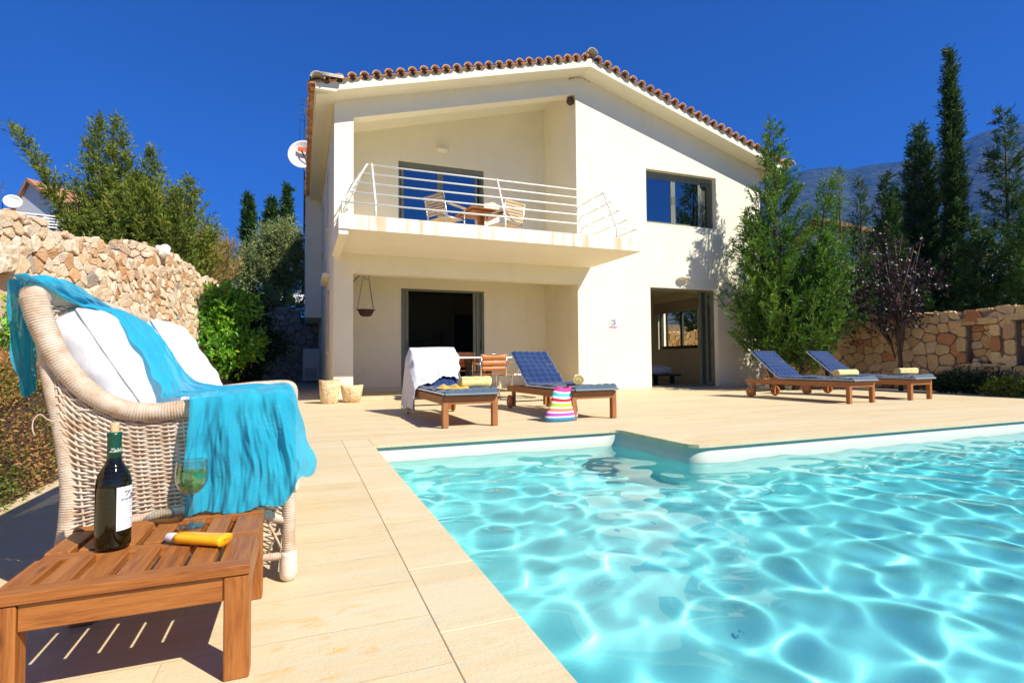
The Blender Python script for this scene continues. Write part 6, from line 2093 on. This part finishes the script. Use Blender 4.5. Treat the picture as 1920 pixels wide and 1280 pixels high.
    m = MB(); m.box(-.61, -.045, Y0 + .01, Y1 - .01, .355, .372); O('seat_deck', m)
    m = MB(); m.bbox((-.315, 2.525, .425), (.50, 1.16, .10), .03, smooth=True); O('seat_cushion', m, PILLOW)
    m = MB(); m.tube(resample([(-.645, Y0 - .01, .535), (-.660, Y0 - .02, .545), (-.672, Y0 - .03, .560), (-.684, Y0 - .035, .545), (-.686, Y0 - .035, .520), (-.680, Y0 - .035, .500)], .006), .0018, 6); O('loose_cane', m)
sofa()

def pillow(y0, y1, label, lean=0.0, sink=0.0, seed=0, xo=0.0):
    """fat box pillow leaning on the sofa back"""
    m = MB()
    cy = (y0 + y1) / 2; hw = (y1 - y0) / 2; hh = .20; th = .068
    zc = .675 - sink; xc = -.565 + xo
    tilt = R(33) - R(2)
    ax = Vector((-math.sin(tilt) * .99, 0, math.cos(tilt))); nx = Vector((math.cos(tilt), 0, math.sin(tilt)))
    def face(sg):
        def fn(u, v):
            a = u * 2 - 1; b = v * 2 - 1
            e = (max(0, 1 - abs(a) ** 5.0) ** .5) * (max(0, 1 - abs(b) ** 5.0) ** .5)
            ed = 1 - .05 * (a * a * b * b)
            wr = (.005 * math.sin(a * 9 + b * 5 + seed) + .007 * math.sin(b * 14 + seed * 2) * abs(a) ** 2) * e
            t = th * .62 + th * .62 * e + wr
            p = Vector((xc, cy, zc)) + ax * (b * hh * ed) + Vector((0, 1, 0)) * (a * hw * ed) + nx * (sg * t) + ax * lean * a * .05
            return p
        return fn
    m.grid(face(1), 40, 40); m.grid(face(-1), 40, 40)
    # gusset round the four sides
    def gus(u, v):
        q = u * 4; k = int(q) % 4; f = q - int(q)
        a, b = ((2 * f - 1, -1), (1, 2 * f - 1), (1 - 2 * f, 1), (-1, 1 - 2 * f))[k]
        ed = 1 - .05 * (a * a * b * b)
        s_ = v * 2 - 1; bul = .012 * (1 - s_ * s_) * (1 - abs(2 * f - 1) ** 4) + .004 * math.sin(q * 22) * (1 - s_ * s_)
        t = s_ * (th * .66)
        nrm_ = Vector((0, (0, 1, 0, -1)[k], 0)) + ax * ((-1, 0, 1, 0)[k])
        return Vector((xc, cy, zc)) + ax * (b * hh * ed) + Vector((0, 1, 0)) * (a * hw * ed) + nx * t + nrm_ * bul + ax * lean * a * .05
    m.grid(gus, 120, 7, closed_u=True)
    o = m.build('pillow', PILLOW); 
    # piping along both seams
    m = MB()
    for sg in (1, -1):
        pts = []
        for k in range(96):
            q = k / 24; kk = int(q) % 4; f = q - int(q)
            a, b = ((2 * f - 1, -1), (1, 2 * f - 1), (1 - 2 * f, 1), (-1, 1 - 2 * f))[kk]
            ed = 1 - .05 * (a * a * b * b) + .004
            pts.append(Vector((xc, cy, zc)) + ax * (b * hh * ed) + Vector((0, 1, 0)) * (a * hw * ed) + nx * (sg * th * .62) + ax * lean * a * .05)
        m.tube(pts, .0055, 6, closed=True)
    m.build('piping', PILLOW, o)
    return tag(o, label, 'pillow', 'white box pillows on the wicker sofa')
pillow(1.965, 2.50, 'white piped pillow at the near end of the wicker sofa, partly under the scarf', 0, 0, 1)
pillow(2.555, 3.08, 'white pillow at the far end of the wicker sofa beyond the scarf', 0, -.01, 4, .06)

from mathutils.noise import noise as mnoise
def scarf():
    rows = [  # (A near edge, B far edge, mid lift, fold amplitude)
        ((-.745, 1.985, .600), (-.748, 2.06, .620), .0, .004),
        ((-.756, 1.960, .700), (-.762, 2.10, .700), .0, .006),
        ((-.758, 1.930, .840), (-.765, 2.14, .850), .0, .006),
        ((-.742, 1.885, .935), (-.752, 2.13, .950), .0, .004),
        ((-.698, 1.870, .934), (-.718, 2.18, .958), .0, .004),
        ((-.676, 1.990, .900), (-.688, 2.30, .932), .0, .005),
        ((-.655, 2.110, .880), (-.668, 2.46, .900), .0, .005),
        ((-.600, 2.150, .872), (-.630, 2.62, .872), .008, .005),
        ((-.548, 2.120, .815), (-.578, 2.62, .835), .012, .005),
        ((-.495, 2.080, .742), (-.520, 2.56, .785), .012, .006),
        ((-.448, 2.030, .672), (-.450, 2.42, .700), .010, .006),
        ((-.410, 1.980, .612), (-.360, 2.24, .636), .0, .007),
        ((-.395, 1.930, .592), (-.240, 2.06, .612), .0, .008),
        ((-.330, 1.885, .596), (-.060, 1.930, .620), .0, .005),
        ((-.308, 1.852, .585), (-.020, 1.860, .602), .0, .006),
        ((-.310, 1.846, .520), (-.004, 1.846, .535), .0, .014),
        ((-.313, 1.842, .430), (.018, 1.840, .455), .0, .015),
        ((-.316, 1.840, .335), (.044, 1.840, .395), .0, .018),
        ((-.318, 1.838, .240), (.040, 1.842, .335), .0, .020),
    ]
    def cr(vals, t):
        n = len(vals) - 1; x = t * n; i = min(n - 1, int(x)); f = x - i
        p0 = vals[max(0, i - 1)]; p1 = vals[i]; p2 = vals[i + 1]; p3 = vals[min(n, i + 2)]
        return .5 * ((2 * p1) + (-p0 + p2) * f + (2 * p0 - 5 * p1 + 4 * p2 - p3) * f * f + (-p0 + 3 * p1 - 3 * p2 + p3) * f ** 3)
    A = [Vector(r_[0]) for r_ in rows]; B = [Vector(r_[1]) for r_ in rows]
    LF = [r_[2] for r_ in rows]; FA = [r_[3] for r_ in rows]
    n_ = len(rows) - 1
    def fn(u, v):
        a = cr(A, v); b = cr(B, v); p = a.lerp(b, u)
        s_ = v * n_
        # surface normal estimate
        e = .004; a2 = cr(A, min(1, v + e)).lerp(cr(B, min(1, v + e)), u) - cr(A, max(0, v - e)).lerp(cr(B, max(0, v - e)), u)
        nn_ = (b - a).cross(a2)
        if nn_.length < 1e-9: nn_ = Vector((0, 0, 1))
        nn_.normalize()
        if s_ < 3: nn_ = Vector((-1, 0, 0)).lerp(nn_ if nn_.z > 0 else -nn_, max(0, s_ - 2))
        elif s_ < 13: nn_ = nn_ if nn_.dot(Vector((1, -.3, 1))) > 0 else -nn_
        else: nn_ = nn_ if nn_.y < 0 else -nn_
        fa = cr(FA, v); lf = cr(LF, v)
        hang = max(0, min(1, (s_ - 13.6) / 2.2))
        fold = math.sin(u * 25 + 1.1 * math.sin(v * 9)) * .55 + math.sin(u * 47 + v * 6 + 1.3) * .25 + math.sin(u * 11 + v * 14) * .4
        kx = u + .035 * (v - .75) * 4 * math.sin(u * 4 + 1)
        q1 = mnoise(Vector((kx * 6.5, v * 2.2, 3.1))); q2 = mnoise(Vector((kx * 17, v * 5.0, 8.7))); q3 = mnoise(Vector(((kx + v * .8) * 9, (v - u * .25) * 14, 5.5)))
        fold_h = 1.5 * q1 + .8 * q2 + .8 * q3 + .45 * mnoise(Vector((kx * 38, v * 30, 1.5))) + .75 * math.exp(-((kx - .28) / .045) ** 2) + .95 * math.exp(-((kx - .50) / .035) ** 2) - .2
        w = fold * (1 - hang) + fold_h * hang
        p = p + nn_ * (fa * (w + .9) * 1.0 + lf * math.sin(math.pi * u))
        if hang > 0:
            # hem: dips in the middle, pulled up towards the right corner
            down = max(0, (s_ - 16) / 2)
            p.z += down * (-.015 * math.sin(u * 3.1) + .03 * math.sin(u * 9 + .6) * .5 - .055 * math.exp(-((u - .74) / .12) ** 2) + .028 * math.exp(-((u - .87) / .05) ** 2))
            p.x += hang * .003 * math.sin(v * 40 + u * 6)
            # the right-hand edge wraps round the front corner
            if u > .84: k = (u - .84) / .16; p.y += .10 * k * k * hang; p.x += .003 * k * hang * math.sin(v * 60)
            # fine creases
            p.y -= .0022 * math.sin(u * 60 + v * 90) * hang
        else:
            p += nn_ * (.0016 * math.sin(u * 70 + v * 130) + .010 * mnoise(Vector((u * 9, v * 22, 2.2))) + .005 * mnoise(Vector((u * 24 + v * 12, v * 18, 6.2))))
        return p
    m = MB(); m.grid(fn, 150, 360)
    t = NT('turquoise_muslin'); v = t.coord()
    n1 = t.noise(v, 5, 4); n2 = t.noise(v, 700, 2)
    c = t.ramp(n1, [(.3, (.018, .42, .62)), (.7, (.035, .52, .70))])
    b = t.bump(n2, .25, .002, t.bump(t.noise(t.coord(scale=(1, 1, .5)), 26, 5, .65, 1.5), .35, .010))
    p = t.n('BsdfPrincipled'); t.l(c, p.inputs['Base Color']); p.inputs['Roughness'].default_value = .85; p.inputs['Specular IOR Level'].default_value = .15; p.inputs['Sheen Weight'].default_value = .25; t.l(b, p.inputs['Normal'])
    tr = t.n('BsdfTranslucent'); tr.inputs[0].default_value = (.03, .50, .74, 1); t.l(b, tr.inputs['Normal'])
    tp = t.n('BsdfTransparent'); tp.inputs[0].default_value = (.45, .85, .95, 1)
    m1 = t.n('MixShader'); m1.inputs[0].default_value = .30; t.l(p.outputs[0], m1.inputs[1]); t.l(tr.outputs[0], m1.inputs[2])
    m2 = t.n('MixShader'); m2.inputs[0].default_value = .17; t.l(m1.outputs[0], m2.inputs[1]); t.l(tp.outputs[0], m2.inputs[2]); t.l(m2.outputs[0], t.out.inputs[0])
    o = m.build('turquoise_scarf', t.mat)
    tag(o, 'long turquoise muslin scarf draped over the wicker sofa and hanging down its near side', 'scarf')
scarf()
